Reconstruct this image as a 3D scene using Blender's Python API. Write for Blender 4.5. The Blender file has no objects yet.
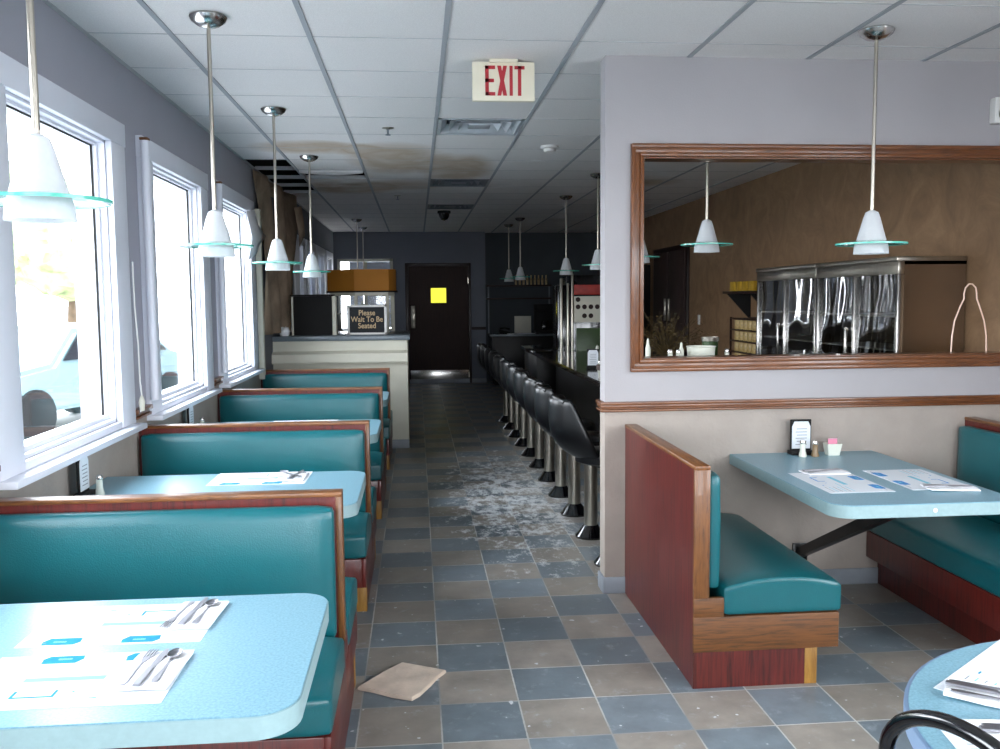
import bpy, bmesh, math, random
from mathutils import Vector, Matrix
random.seed(7)
C = bpy.context.scene.collection
PI = math.pi
H = 2.7125                      # ceiling
WL, WR = -1.45, 3.46            # left and right walls
PY = 4.5                        # partition face
BY = 16.3                       # back wall
FY = -2.6                       # wall behind the camera

# ------------------------------------------------------------------ materials
def lin(h):
    h = h.lstrip('#'); o = []
    for i in (0, 2, 4):
        v = int(h[i:i+2], 16) / 255
        o.append(v / 12.92 if v <= .04045 else ((v + .055) / 1.055) ** 2.4)
    return (*o, 1)

def newmat(name):
    m = bpy.data.materials.new(name); m.use_nodes = True
    nt = m.node_tree; nt.nodes.clear()
    out = nt.nodes.new('ShaderNodeOutputMaterial')
    b = nt.nodes.new('ShaderNodeBsdfPrincipled')
    nt.links.new(b.outputs[0], out.inputs[0])
    return m, nt, b

def N(nt, kind, **kw):
    n = nt.nodes.new(kind)
    for k, v in kw.items():
        if k in n.inputs: n.inputs[k].default_value = v
        else: setattr(n, k, v)
    return n

def coords(nt, scale=(1, 1, 1), space='Object', loc=(0, 0, 0)):
    mp = N(nt, 'ShaderNodeMapping'); mp.inputs['Scale'].default_value = scale; mp.inputs['Location'].default_value = loc
    if space == 'World':
        g = N(nt, 'ShaderNodeNewGeometry'); nt.links.new(g.outputs['Position'], mp.inputs[0])
    else:
        t = N(nt, 'ShaderNodeTexCoord'); nt.links.new(t.outputs['Object'], mp.inputs[0])
    return mp

def ramp(nt, fac, stops):
    r = N(nt, 'ShaderNodeValToRGB'); e = r.color_ramp.elements
    while len(e) < len(stops): e.new(.5)
    for i, (p, c) in enumerate(stops): e[i].position = p; e[i].color = c
    nt.links.new(fac, r.inputs[0]); return r

def math_(nt, op, a, b=None, c=None):
    n = N(nt, 'ShaderNodeMath', operation=op)
    for i, v in enumerate((a, b, c)):
        if v is None: continue
        if isinstance(v, (int, float)): n.inputs[i].default_value = v
        else: nt.links.new(v, n.inputs[i])
    return n.outputs[0]

def mixc(nt, fac, a, b, mode='MIX'):
    n = N(nt, 'ShaderNodeMix', data_type='RGBA', blend_type=mode)
    for k, v in ((0, fac), (6, a), (7, b)):
        if isinstance(v, (int, float, tuple)): n.inputs[k].default_value = v
        else: nt.links.new(v, n.inputs[k])
    return n.outputs[2]

def mixv(c, f): return tuple(min(1, v * f) for v in c[:3]) + (1,)

def pm(name, hexc, rough=.5, metal=0, var=.08, scale=8, bump=0, bscale=60, stretch=(1, 1, 1), coat=0, spec=.5, space='Object', emit=None):
    """procedural surface: colour with noise variation, optional bump"""
    m, nt, b = newmat(name); c = lin(hexc)
    mp = coords(nt, stretch, space)
    n = N(nt, 'ShaderNodeTexNoise', Scale=scale, Detail=4.0); nt.links.new(mp.outputs[0], n.inputs['Vector'])
    r = ramp(nt, n.outputs[0], [(.3, mixv(c, 1 - var)), (.7, mixv(c, 1 + var))])
    nt.links.new(r.outputs[0], b.inputs['Base Color'])
    b.inputs['Roughness'].default_value = rough; b.inputs['Metallic'].default_value = metal
    b.inputs['Coat Weight'].default_value = coat; b.inputs['Coat Roughness'].default_value = .15
    b.inputs['Specular IOR Level'].default_value = spec
    if bump:
        n2 = N(nt, 'ShaderNodeTexNoise', Scale=bscale, Detail=3.0); nt.links.new(mp.outputs[0], n2.inputs['Vector'])
        bp = N(nt, 'ShaderNodeBump', Strength=bump, Distance=.01); nt.links.new(n2.outputs[0], bp.inputs['Height'])
        nt.links.new(bp.outputs[0], b.inputs['Normal'])
    if emit:
        b.inputs['Emission Color'].default_value = lin(emit[0]); b.inputs['Emission Strength'].default_value = emit[1]
    return m

def wood(name, dark, light, stretch, rough=.4, coat=.2, scale=6):
    m, nt, b = newmat(name)
    mp = coords(nt, stretch)
    n = N(nt, 'ShaderNodeTexNoise', Scale=scale, Detail=8.0, Roughness=.65, Distortion=.4); nt.links.new(mp.outputs[0], n.inputs['Vector'])
    r = ramp(nt, n.outputs[0], [(.32, lin(dark)), (.5, mixv(lin(light), .75)), (.68, lin(light))])
    nt.links.new(r.outputs[0], b.inputs['Base Color'])
    b.inputs['Roughness'].default_value = rough; b.inputs['Coat Weight'].default_value = coat
    return m

def glassy(name, tint, refl=.06, rough=.02, alpha=0, body=(1, 1, 1, 1)):
    m = bpy.data.materials.new(name); m.use_nodes = True; nt = m.node_tree; nt.nodes.clear()
    out = N(nt, 'ShaderNodeOutputMaterial'); tr = N(nt, 'ShaderNodeBsdfTransparent'); tr.inputs[0].default_value = tint
    gl = N(nt, 'ShaderNodeBsdfGlossy'); gl.inputs['Roughness'].default_value = rough
    fr = N(nt, 'ShaderNodeLayerWeight', Blend=.5); mx = N(nt, 'ShaderNodeMixShader')
    f = math_(nt, 'MULTIPLY_ADD', math_(nt, 'POWER', fr.outputs['Facing'], 5.0), 1 - refl, refl)
    nt.links.new(f, mx.inputs[0]); nt.links.new(tr.outputs[0], mx.inputs[1]); nt.links.new(gl.outputs[0], mx.inputs[2])
    last = mx
    if alpha:
        df = N(nt, 'ShaderNodeBsdfDiffuse'); df.inputs[0].default_value = body
        m2 = N(nt, 'ShaderNodeMixShader'); m2.inputs[0].default_value = alpha
        nt.links.new(mx.outputs[0], m2.inputs[1]); nt.links.new(df.outputs[0], m2.inputs[2]); last = m2
    nt.links.new(last.outputs[0], out.inputs[0]); return m

M = {}
M['vinyl'] = pm('teal_vinyl', '#0d5b62', .28, var=.06, scale=5, bump=.12, bscale=220, spec=.5)
M['lam_red'] = wood('red_mahogany_laminate', '#320e0b', '#67211a', (14, 14, .8), .35, .15, 5)
M['oak_edge'] = wood('dark_oak_edge', '#4c2c14', '#8a562a', (1.5, 12, 12), .4, .2, 7)
M['oak_plank'] = wood('oak_plank', '#3a2412', '#784a22', (1.2, 1.2, 16), .5, .1, 5)
M['oak_edge_v'] = wood('dark_oak_edge_upright', '#4a2b14', '#7d4e26', (12, 12, 1.2), .4, .2, 7)
M['oak_yellow'] = wood('yellow_oak', '#80561f', '#b08038', (8, 8, 1), .5, .1, 6)
M['oak_red'] = wood('red_oak_trim', '#4e2a12', '#7e4a24', (1.2, 12, 12), .35, .3, 6)
M['oak_red_v'] = wood('red_oak_trim_upright', '#4e2a12', '#7e4a24', (12, 12, 1.2), .35, .3, 6)
M['edge_band'] = pm('table_edge_laminate', '#8fa9ac', .45, var=.05, scale=60)
M['white_paint'] = pm('white_gloss_paint', '#dfe1ea', .45, var=.02, scale=3)
M['cream_paint'] = pm('cream_paint', '#d9d6c6', .6, var=.06, scale=4)
M['steel'] = pm('brushed_steel', '#b9b2a6', .28, 1, var=.05, scale=3, stretch=(20, 20, .5))
M['chrome'] = pm('polished_chrome', '#c9c6c2', .2, 1, var=.02)
M['cutlery'] = pm('cutlery_steel', '#a9a8ae', .38, 1, var=.05)
M['black_metal'] = pm('black_metal', '#0b0b0d', .35, 0, var=.1, spec=.6)
M['black_vinyl'] = pm('black_vinyl', '#07080b', .3, var=.1, bump=.05, bscale=150, spec=.5)
M['black_gloss'] = pm('black_gloss_lacquer', '#08080c', .1, var=.05, coat=.6)
M['black'] = pm('black_plastic', '#050505', .8, var=.1)
M['napkin'] = pm('white_napkin', '#f1f1f4', .85, var=.02, bump=.2, bscale=90)
M['paper'] = pm('white_paper', '#dfe3e8', .9, var=.01, spec=.15)
M['ink_cyan'] = pm('cyan_ink', '#0a86aa', .9, var=.15, scale=40)
M['ink_pale'] = pm('pale_cyan_ink', '#84c6d8', .9, var=.05)
M['ink_grey'] = pm('grey_ink', '#8d9298', .6, var=.05)
M['ink_blue'] = pm('blue_ink', '#3a8fd0', .6, var=.15, scale=40)
M['exit_body'] = pm('cream_plastic', '#e8dfc8', .5, var=.02)
M['exit_red'] = pm('exit_red', '#b3202c', .5, var=.04)
M['door_brown'] = wood('dark_brown_door', '#241110', '#35201a', (10, 10, 1), .7, 0, 4)
M['door_frame'] = pm('dark_brown_frame', '#22110e', .4, var=.1)
M['dark'] = pm('near_black', '#030303', .8, var=.2)
M['vent'] = pm('vent_aluminium', '#d3d9de', .35, .3, var=.08)
M['vent_grey'] = pm('shaded_vent', '#6d7278', .5, .6, var=.08)  # vent aluminium darkened to carry the shade inside the distant vents
M['vent_dark'] = pm('duct_dark', '#7a8088', .7, .2, var=.2)
M['tee'] = pm('ceiling_tee_enamel', '#a2a4a8', .85, var=.03)
M['tee_thin'] = pm('ceiling_tee_thin', '#bdbcbc', .85, var=.03)
M['plastic_white'] = pm('white_plastic', '#e6e4e0', .45, var=.02)
M['base_tile'] = pm('grey_base_tile', '#8c9198', .5, var=.15, scale=6, space='World')
M['bar_front'] = pm('bar_front_dark', '#0c0a0a', .4, var=.2)
M['bar_top'] = pm('bar_top_granite', '#2b2623', .08, var=.35, scale=90, coat=.3)
M['host_top'] = pm('grey_laminate_top', '#6f7980', .25, var=.08, scale=40)
M['amber'] = pm('amber_panel', '#b0711f', .75, var=.06, scale=3)
M['sign_black'] = pm('sign_black', '#0a0d14', .7, var=.1)
M['sign_gold'] = pm('sign_lettering', '#c9ad84', .5, var=.05)
M['yellow_pane'] = pm('glowing_yellow_pane', '#e8e84a', .5, var=.1, emit=('#f2f04a', .45))  # emission stands in for light coming through the door pane
M['rubber'] = pm('black_rubber', '#050505', .6, var=.1)
M['cup_green'] = pm('dark_green_glaze', '#2f4a1c', .3, var=.2)
M['cup_white'] = pm('white_ceramic', '#dfe0d2', .3, var=.02)
M['can_tan'] = pm('tan_can', '#b59a62', .4, var=.25, scale=30)
M['rack_wood'] = pm('dark_rack_wood', '#2a120a', .5, var=.2)
M['yellow_box'] = pm('yellow_carton', '#b08a20', .5, var=.2, scale=20)
M['pink'] = pm('pink_packet', '#e08aa4', .6, var=.1)
M['brown_glass'] = pm('pepper_brown', '#8b7355', .35, var=.15)
M['plant'] = pm('dried_plant', '#4a3a1a', .8, var=.5, scale=9)
M['glass_pane'] = glassy('window_glass', (.97, .985, 1, 1), .04)
M['case_side'] = pm('steel_case_side', '#9b8874', .22, .9, var=.06, scale=3)
M['rim_glass'] = pm('green_glass_edge', '#5fc4b0', .15, var=.05)
M['disc_glass'] = glassy('green_tint_disc', (.72, .95, .9, 1), .12, .02, .12, (.5, .85, .8, 1))
M['pale_tube'] = pm('pale_pink_tube', '#f0cdb8', .3, var=.02)
M['red_sign'] = pm('red_sign', '#a0281c', .5, var=.2, scale=20)
M['blind'] = pm('white_blind', '#cfd6e2', .7, var=.03)
M['torn'] = pm('torn_wallpaper_back', '#9a8672', .9, var=.35, scale=5, bump=.4, bscale=12)
M['torn_white'] = pm('torn_paper_white', '#cfd0d4', .85, var=.08, scale=5, bump=.3, bscale=12)
M['fridge_red'] = M['red_sign']
M['asphalt'] = pm('asphalt', '#9a9a98', .9, var=.1, scale=2, space='World')
M['leaf'] = pm('tree_leaves', '#97a572', .7, var=.5, scale=3)
M['bark'] = pm('bark', '#5a4a3a', .9, var=.3)
M['car_paint'] = pm('grey_teal_car_paint', '#86a0a2', .25, .2, var=.03, coat=.5)
M['facade'] = pm('pale_facade', '#c9c4ba', .8, var=.1, scale=1.5)
M['bottle'] = pm('bottle_glass', '#b9a27a', .2, var=.5, scale=14)

# frosted glass of the pendants: part translucent
def frosted():
    m = bpy.data.materials.new('frosted_white_glass'); m.use_nodes = True; nt = m.node_tree; nt.nodes.clear()
    out = N(nt, 'ShaderNodeOutputMaterial'); d = N(nt, 'ShaderNodeBsdfDiffuse'); t = N(nt, 'ShaderNodeBsdfTranslucent'); g = N(nt, 'ShaderNodeBsdfGlossy')
    n = N(nt, 'ShaderNodeTexNoise', Scale=20.0); r = ramp(nt, n.outputs[0], [(0, (.86, .88, .9, 1)), (1, (.93, .94, .95, 1))])
    nt.links.new(r.outputs[0], d.inputs[0]); nt.links.new(r.outputs[0], t.inputs[0]); g.inputs['Roughness'].default_value = .3
    a = N(nt, 'ShaderNodeMixShader'); a.inputs[0].default_value = .45; b = N(nt, 'ShaderNodeMixShader'); b.inputs[0].default_value = .06
    nt.links.new(d.outputs[0], a.inputs[1]); nt.links.new(t.outputs[0], a.inputs[2])
    nt.links.new(a.outputs[0], b.inputs[1]); nt.links.new(g.outputs[0], b.inputs[2]); nt.links.new(b.outputs[0], out.inputs[0]); return m
M['frosted'] = frosted()

# blue speckled laminate
def laminate():
    m, nt, b = newmat('pale_blue_speckled_laminate')
    mp = coords(nt)
    n = N(nt, 'ShaderNodeTexNoise', Scale=160.0, Detail=3.0); nt.links.new(mp.outputs[0], n.inputs['Vector'])
    r = ramp(nt, n.outputs[0], [(.35, lin('#7199a8')), (.5, lin('#7aa3b3')), (.65, lin('#84acbc'))])
    nt.links.new(r.outputs[0], b.inputs['Base Color']); b.inputs['Roughness'].default_value = .3; b.inputs['Specular IOR Level'].default_value = .4
    return m
M['laminate'] = laminate()

# slate floor: checkerboard of blue and brown slate squares with pale grout, plaster dust
def floor_mat():
    T = .2966
    m, nt, b = newmat('slate_tile_floor')
    g = N(nt, 'ShaderNodeNewGeometry'); sp = N(nt, 'ShaderNodeSeparateXYZ'); nt.links.new(g.outputs['Position'], sp.inputs[0])
    u = math_(nt, 'DIVIDE', math_(nt, 'ADD', sp.outputs[0], .232 + 20 * T), T)
    v = math_(nt, 'DIVIDE', math_(nt, 'ADD', sp.outputs[1], -3.002 + 40 * T), T)
    fu, fv = math_(nt, 'FLOOR', u), math_(nt, 'FLOOR', v)
    par = math_(nt, 'MODULO', math_(nt, 'ADD', fu, fv), 2.0)       # 0: brown, 1: blue
    cb = N(nt, 'ShaderNodeCombineXYZ'); nt.links.new(fu, cb.inputs[0]); nt.links.new(fv, cb.inputs[1])
    wn = N(nt, 'ShaderNodeTexWhiteNoise', noise_dimensions='2D'); nt.links.new(cb.outputs[0], wn.inputs['Vector'])
    brown = mixc(nt, wn.outputs['Value'], lin('#8a8279'), lin('#9b938a'))
    blue = mixc(nt, wn.outputs['Value'], lin('#667077'), lin('#7e888f'))
    base = mixc(nt, par, brown, blue)
    n = N(nt, 'ShaderNodeTexNoise', Scale=7.0, Detail=6.0, Roughness=.6); nt.links.new(g.outputs['Position'], n.inputs['Vector'])
    mott = ramp(nt, n.outputs[0], [(.3, (.72, .72, .72, 1)), (.7, (1.12, 1.12, 1.12, 1))])
    base = mixc(nt, 1.0, base, mott.outputs[0], 'MULTIPLY')
    # pale scuffs
    n3 = N(nt, 'ShaderNodeTexNoise', Scale=13.0, Detail=8.0, Roughness=.7); nt.links.new(g.outputs['Position'], n3.inputs['Vector'])
    sc = ramp(nt, n3.outputs[0], [(.56, (0, 0, 0, 1)), (.72, (.45, .45, .45, 1))])
    base = mixc(nt, sc.outputs[0], base, lin('#a9b0b6'))
    # grout
    def edge(x):
        f = math_(nt, 'FRACT', x); return math_(nt, 'MINIMUM', f, math_(nt, 'SUBTRACT', 1.0, f))
    e = math_(nt, 'MINIMUM', edge(u), edge(v))
    n4 = N(nt, 'ShaderNodeTexNoise', Scale=35.0, Detail=3.0); nt.links.new(g.outputs['Position'], n4.inputs['Vector'])
    wid = math_(nt, 'MULTIPLY_ADD', n4.outputs[0], .014, .003)
    gm = math_(nt, 'LESS_THAN', e, wid)
    n5 = N(nt, 'ShaderNodeTexNoise', Scale=1.6, Detail=2.0); nt.links.new(g.outputs['Position'], n5.inputs['Vector'])
    gc = ramp(nt, n5.outputs[0], [(.4, lin('#8a8a88')), (.6, lin('#bcbcb8'))])
    base = mixc(nt, gm, base, gc.outputs[0])
    # plaster dust patch in the aisle
    def sub(c, s, ax):
        return math_(nt, 'MULTIPLY', math_(nt, 'SUBTRACT', sp.outputs[ax], c), s)
    dx, dy = sub(.7, 1.5, 0), sub(6.9, .42, 1)
    d2 = math_(nt, 'ADD', math_(nt, 'MULTIPLY', dx, dx), math_(nt, 'MULTIPLY', dy, dy))
    blob = math_(nt, 'SUBTRACT', 1.0, d2)
    mpd = N(nt, 'ShaderNodeMapping'); mpd.inputs['Scale'].default_value = (2.6, 1.6, 1); nt.links.new(g.outputs['Position'], mpd.inputs[0])
    n6 = N(nt, 'ShaderNodeTexNoise', Scale=3.4, Detail=14.0, Roughness=.82); nt.links.new(mpd.outputs[0], n6.inputs['Vector'])
    dm = math_(nt, 'MULTIPLY_ADD', blob, .14, n6.outputs[0])
    dr = ramp(nt, dm, [(.585, (0, 0, 0, 1)), (.67, (.9, .9, .9, 1))])
    pos = math_(nt, 'GREATER_THAN', blob, -.9)
    base = mixc(nt, math_(nt, 'MULTIPLY', dr.outputs[0], pos), base, lin('#dcdedf'))
    # white paint flecks
    vo = N(nt, 'ShaderNodeTexNoise', Scale=26.0, Detail=2.0, Roughness=.4); nt.links.new(g.outputs['Position'], vo.inputs['Vector'])
    fl = math_(nt, 'GREATER_THAN', vo.outputs[0], .735)
    base = mixc(nt, fl, base, lin('#c9cdd0'))
    nt.links.new(base, b.inputs['Base Color'])
    rr = ramp(nt, n.outputs[0], [(.3, (.30, .30, .30, 1)), (.7, (.5, .5, .5, 1))]); nt.links.new(rr.outputs[0], b.inputs['Roughness'])
    hh = math_(nt, 'MULTIPLY_ADD', gm, -.5, n.outputs[0]); bp = N(nt, 'ShaderNodeBump', Strength=.25, Distance=.006)
    nt.links.new(hh, bp.inputs['Height']); nt.links.new(bp.outputs[0], b.inputs['Normal'])
    return m
M['floor'] = floor_mat()

# ceiling tiles with brown water stains around the aisle
def ceil_mat():
    m, nt, b = newmat('white_ceiling_tiles')
    g = N(nt, 'ShaderNodeNewGeometry'); sp = N(nt, 'ShaderNodeSeparateXYZ'); nt.links.new(g.outputs['Position'], sp.inputs[0])
    n0 = N(nt, 'ShaderNodeTexNoise', Scale=220.0, Detail=2.0); nt.links.new(g.outputs['Position'], n0.inputs['Vector'])
    base = ramp(nt, n0.outputs[0], [(.3, lin('#dcd8d5')), (.7, lin('#ece8e5'))]).outputs[0]
    n = N(nt, 'ShaderNodeTexNoise', Scale=1.7, Detail=5.0, Roughness=.55, Distortion=.6); nt.links.new(g.outputs['Position'], n.inputs['Vector'])
    tot = None
    for cx, cy, rx, ry, k in ((-.15, 7.9, .45, .9, .5), (.4, 8.5, .35, 1.0, .45), (-.8, 7.3, .5, .35, .4), (-.7, 9.9, .5, .6, .45), (-.1, 9.6, .5, .5, .3), (2.3, 9.3, .5, .5, .3)):
        a = math_(nt, 'DIVIDE', math_(nt, 'SUBTRACT', sp.outputs[0], cx), rx); c = math_(nt, 'DIVIDE', math_(nt, 'SUBTRACT', sp.outputs[1], cy), ry)
        d = math_(nt, 'ADD', math_(nt, 'MULTIPLY', a, a), math_(nt, 'MULTIPLY', c, c))
        w = math_(nt, 'MULTIPLY', math_(nt, 'MAXIMUM', math_(nt, 'SUBTRACT', 1.3, d), 0.0), k)
        tot = w if tot is None else math_(nt, 'ADD', tot, w)
    s = math_(nt, 'MULTIPLY', tot, math_(nt, 'MULTIPLY', n.outputs[0], 2.0))
    st = ramp(nt, s, [(.1, (0, 0, 0, 1)), (.32, (.38, .38, .38, 1)), (.48, (.7, .7, .7, 1)), (.75, (.4, .4, .4, 1))])
    base = mixc(nt, st.outputs[0], base, lin('#a88a62'))
    nt.links.new(base, b.inputs['Base Color']); b.inputs['Roughness'].default_value = .9
    return m
M['ceiling'] = ceil_mat()

M['wall_up'] = pm('lavender_grey_wall_paint', '#a3a3ad', .75, var=.03, scale=2.5, bump=.08, bscale=120, space='World')
M['wall_up2'] = pm('pale_lilac_wall_paint', '#a8a4a6', .75, var=.03, scale=2.5, bump=.08, bscale=120, space='World')
M['wall_low'] = pm('beige_wallcovering', '#a59a91', .8, var=.07, scale=6, bump=.35, bscale=45, space='World')
M['wall_far'] = pm('dimmed_far_wall_paint', '#70747e', .75, var=.04, scale=2.5, space='World')  # lavender-grey wall colour, darkened for the weak light at the far end
M['wall_dark'] = pm('dark_grey_wall_paint', '#454b50', .75, var=.08, scale=2.5, space='World')
def brown_mat():
    m, nt, b = newmat('brown_faux_stucco')
    mp = coords(nt, (1, 1, 1), 'World')
    n = N(nt, 'ShaderNodeTexNoise', Scale=3.2, Detail=7.0, Roughness=.65, Distortion=1.2); nt.links.new(mp.outputs[0], n.inputs['Vector'])
    r = ramp(nt, n.outputs[0], [(.3, lin('#765b41')), (.5, lin('#87694c')), (.7, lin('#98795a'))])
    nt.links.new(r.outputs[0], b.inputs['Base Color']); b.inputs['Roughness'].default_value = .6; return m
M['wall_brown'] = brown_mat()

# ------------------------------------------------------------------ mesh helpers
class MB:
    def __init__(s): s.bm = bmesh.new()
    def box(s, x0, x1, y0, y1, z0, z1, bev=0, m=0, seg=2):
        t = bmesh.new(); bmesh.ops.create_cube(t, size=1)
        for v in t.verts: v.co = Vector(((x0 + x1) / 2 + v.co.x * (x1 - x0), (y0 + y1) / 2 + v.co.y * (y1 - y0), (z0 + z1) / 2 + v.co.z * (z1 - z0)))
        if bev: bmesh.ops.bevel(t, geom=t.edges[:], offset=bev, segments=seg, affect='EDGES', profile=.5)
        s.merge(t, m); return s
    def merge(s, t, m=0):
        for f in t.faces: f.material_index = m
        me = bpy.data.meshes.new('t'); t.to_mesh(me); t.free(); s.bm.from_mesh(me); bpy.data.meshes.remove(me)
    def prism(s, pts, z0, z1, bev=0, m=0, axis='z'):
        t = bmesh.new(); vs = [t.verts.new((p[0], p[1], z0)) for p in pts]; f = t.faces.new(vs)
        if f.normal.z > 0: f.normal_flip()
        r = bmesh.ops.extrude_face_region(t, geom=[f]); 
        for v in r['geom']:
            if isinstance(v, bmesh.types.BMVert): v.co.z = z1
        bmesh.ops.recalc_face_normals(t, faces=t.faces[:])
        if bev: bmesh.ops.bevel(t, geom=[e for e in t.edges if abs(e.verts[0].co.z - e.verts[1].co.z) < 1e-6], offset=bev, segments=2, affect='EDGES')
        if axis == 'y':
            for v in t.verts: v.co = Vector((v.co.x, v.co.z, v.co.y))
            bmesh.ops.recalc_face_normals(t, faces=t.faces[:])
        if axis == 'x':
            for v in t.verts: v.co = Vector((v.co.z, v.co.x, v.co.y))
            bmesh.ops.recalc_face_normals(t, faces=t.faces[:])
        s.merge(t, m); return s
    def lathe(s, prof, c=(0, 0, 0), seg=24, m=0, closed=False):
        t = bmesh.new(); rings = []
        for r, z in prof:
            rings.append([t.verts.new((c[0] + max(r, 1e-4) * math.cos(2 * PI * i / seg), c[1] + max(r, 1e-4) * math.sin(2 * PI * i / seg), c[2] + z)) for i in range(seg)])
        n = len(rings)
        for k in range(n if closed else n - 1):
            a, b = rings[k], rings[(k + 1) % n]
            for i in range(seg): t.faces.new((a[i], a[(i + 1) % seg], b[(i + 1) % seg], b[i]))
        bmesh.ops.remove_doubles(t, verts=t.verts[:], dist=2e-4)
        bmesh.ops.recalc_face_normals(t, faces=t.faces[:])
        s.merge(t, m); return s
    def tube(s, pts, r, seg=8, m=0, closed=False):
        t = bmesh.new(); pts = [Vector(p) for p in pts]; rings = []; n = len(pts)
        rr = r if isinstance(r, (list, tuple)) else [r] * n
        up = Vector((0, 0, 1)); prev = None
        for i, p in enumerate(pts):
            if closed: d = pts[(i + 1) % n] - pts[i - 1]
            else: d = pts[min(i + 1, n - 1)] - pts[max(i - 1, 0)]
            d.normalize()
            a = prev if prev is not None else (d.orthogonal())
            a = (a - d * a.dot(d)); a = a.normalized() if a.length > 1e-6 else d.orthogonal().normalized()
            prev = a; b = d.cross(a)
            rings.append([t.verts.new(p + (a * math.cos(2 * PI * k / seg) + b * math.sin(2 * PI * k / seg)) * rr[i]) for k in range(seg)])
        for i in range(n if closed else n - 1):
            A, B = rings[i], rings[(i + 1) % n]
            for k in range(seg): t.faces.new((A[k], A[(k + 1) % seg], B[(k + 1) % seg], B[k]))
        if not closed: t.faces.new(rings[0]); t.faces.new(rings[-1][::-1])
        bmesh.ops.recalc_face_normals(t, faces=t.faces[:])
        s.merge(t, m); return s
    def cushion(s, x0, x1, y0, y1, z0, z1, r=.03, crown=.02, axis='z', n=12, m=0):
        """rounded upholstery block; crown swells the +axis face ('z', 'y' or '-y')"""
        t = bmesh.new(); bmesh.ops.create_cube(t, size=2); bmesh.ops.subdivide_edges(t, edges=t.edges[:], cuts=n, use_grid_fill=True)
        c = Vector(((x0 + x1) / 2, (y0 + y1) / 2, (z0 + z1) / 2)); h = Vector(((x1 - x0) / 2, (y1 - y0) / 2, (z1 - z0) / 2))
        for v in t.verts:
            q = v.co.copy()
            w = Vector([math.copysign(abs(a) ** .7, a) if abs(a) < 1 else a for a in q])   # crowd rows to the edges
            p = Vector((w.x * h.x, w.y * h.y, w.z * h.z))
            inn = Vector([max(-h[i] + r, min(h[i] - r, p[i])) for i in range(3)]); d = p - inn
            if d.length > 1e-6: p = inn + d.normalized() * r
            ax = 2 if axis == 'z' else 1; sg = -1 if axis == '-y' else 1
            oth = [i for i in range(3) if i != ax]
            k = (1 if axis == 'z' and p.x > 0 else 1 - min(1, abs(p[oth[0]]) / h[oth[0]]) ** 10) * (1 - min(1, abs(p[oth[1]]) / h[oth[1]]) ** 2.2)
            if p[ax] * sg > 0: p[ax] += sg * crown * k
            v.co = c + p
        s.merge(t, m); return s
    def rot(s, ang, ax='Z', c=(0, 0, 0)):
        bmesh.ops.rotate(s.bm, cent=c, matrix=Matrix.Rotation(ang, 3, ax), verts=s.bm.verts[:]); return s
    def shift(s, d): bmesh.ops.translate(s.bm, vec=d, verts=s.bm.verts[:]); return s
    def build(s, name, mats, parent=None, smooth=True, solid=0, sub=0, world=False):
        me = bpy.data.meshes.new(name)
        if parent is not None and world: bmesh.ops.translate(s.bm, vec=-wloc(parent), verts=s.bm.verts[:])
        s.bm.to_mesh(me); s.bm.free()
        for m in (mats if isinstance(mats, (list, tuple)) else [mats]): me.materials.append(M[m] if isinstance(m, str) else m)
        o = bpy.data.objects.new(name, me); C.objects.link(o)
        if parent is not None: o.parent = parent
        if smooth:
            for p in me.polygons: p.use_smooth = True
            try: me.set_sharp_from_angle(angle=math.radians(38))
            except Exception: pass
        if solid:
            md = o.modifiers.new('thickness', 'SOLIDIFY'); md.thickness = solid; md.offset = 0
        if sub:
            md = o.modifiers.new('smooth', 'SUBSURF'); md.levels = sub; md.render_levels = sub
        return o

def wloc(o):
    v = Vector(o.location)
    while o.parent: o = o.parent; v += Vector(o.location)
    return v

def thing(name, label, cat, loc=(0, 0, 0), rz=0, group=None):
    o = bpy.data.objects.new(name, None); C.objects.link(o); o.empty_display_size = .1
    o.location = loc; o.rotation_euler = (0, 0, rz); o['label'] = label; o['category'] = cat
    if group: o['group'] = group
    return o
def tag(o, label, cat, group=None, kind=None):
    o['label'] = label; o['category'] = cat
    if group: o['group'] = group
    if kind: o['kind'] = kind
    return o
def struct(mb, name, mats, **kw):
    o = mb.build(name, mats, **kw)
    if 'parent' not in kw or kw['parent'] is None: o['kind'] = 'structure'
    return o
def sroot(name, loc=(0, 0, 0)):
    o = bpy.data.objects.new(name, None); C.objects.link(o); o.location = loc; o['kind'] = 'structure'; o.empty_display_size = .1; return o
def dup(root, loc, rz=None, label=None, group=None):
    r = root.copy(); C.objects.link(r); r.location = loc
    if rz is not None: r.rotation_euler = (0, 0, rz)
    if label: r['label'] = label
    if group: r['group'] = group
    def rec(a, b):
        for ch in list(a.children):
            c = ch.copy(); C.objects.link(c); c.parent = b; rec(ch, c)
    rec(root, r); return r

def roundrect(x0, x1, y0, y1, r, corners=(1, 1, 1, 1), n=8):
    """corners order: (x1,y1), (x0,y1), (x0,y0), (x1,y0)"""
    out = []
    for k, (cx, cy, a0) in enumerate(((x1 - r, y1 - r, 0), (x0 + r, y1 - r, 90), (x0 + r, y0 + r, 180), (x1 - r, y0 + r, 270))):
        if corners[k]:
            for i in range(n + 1):
                a = math.radians(a0 + 90 * i / n); out.append((cx + r * math.cos(a), cy + r * math.sin(a)))
        else: out.append(((x1, y1), (x0, y1), (x0, y0), (x1, y0))[k])
    return out

# ------------------------------------------------------------------ room shell
struct(MB().box(WL - .3, WR + .3, FY - .3, BY + .6, -.12, 0), 'floor', 'floor', smooth=False)

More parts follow.
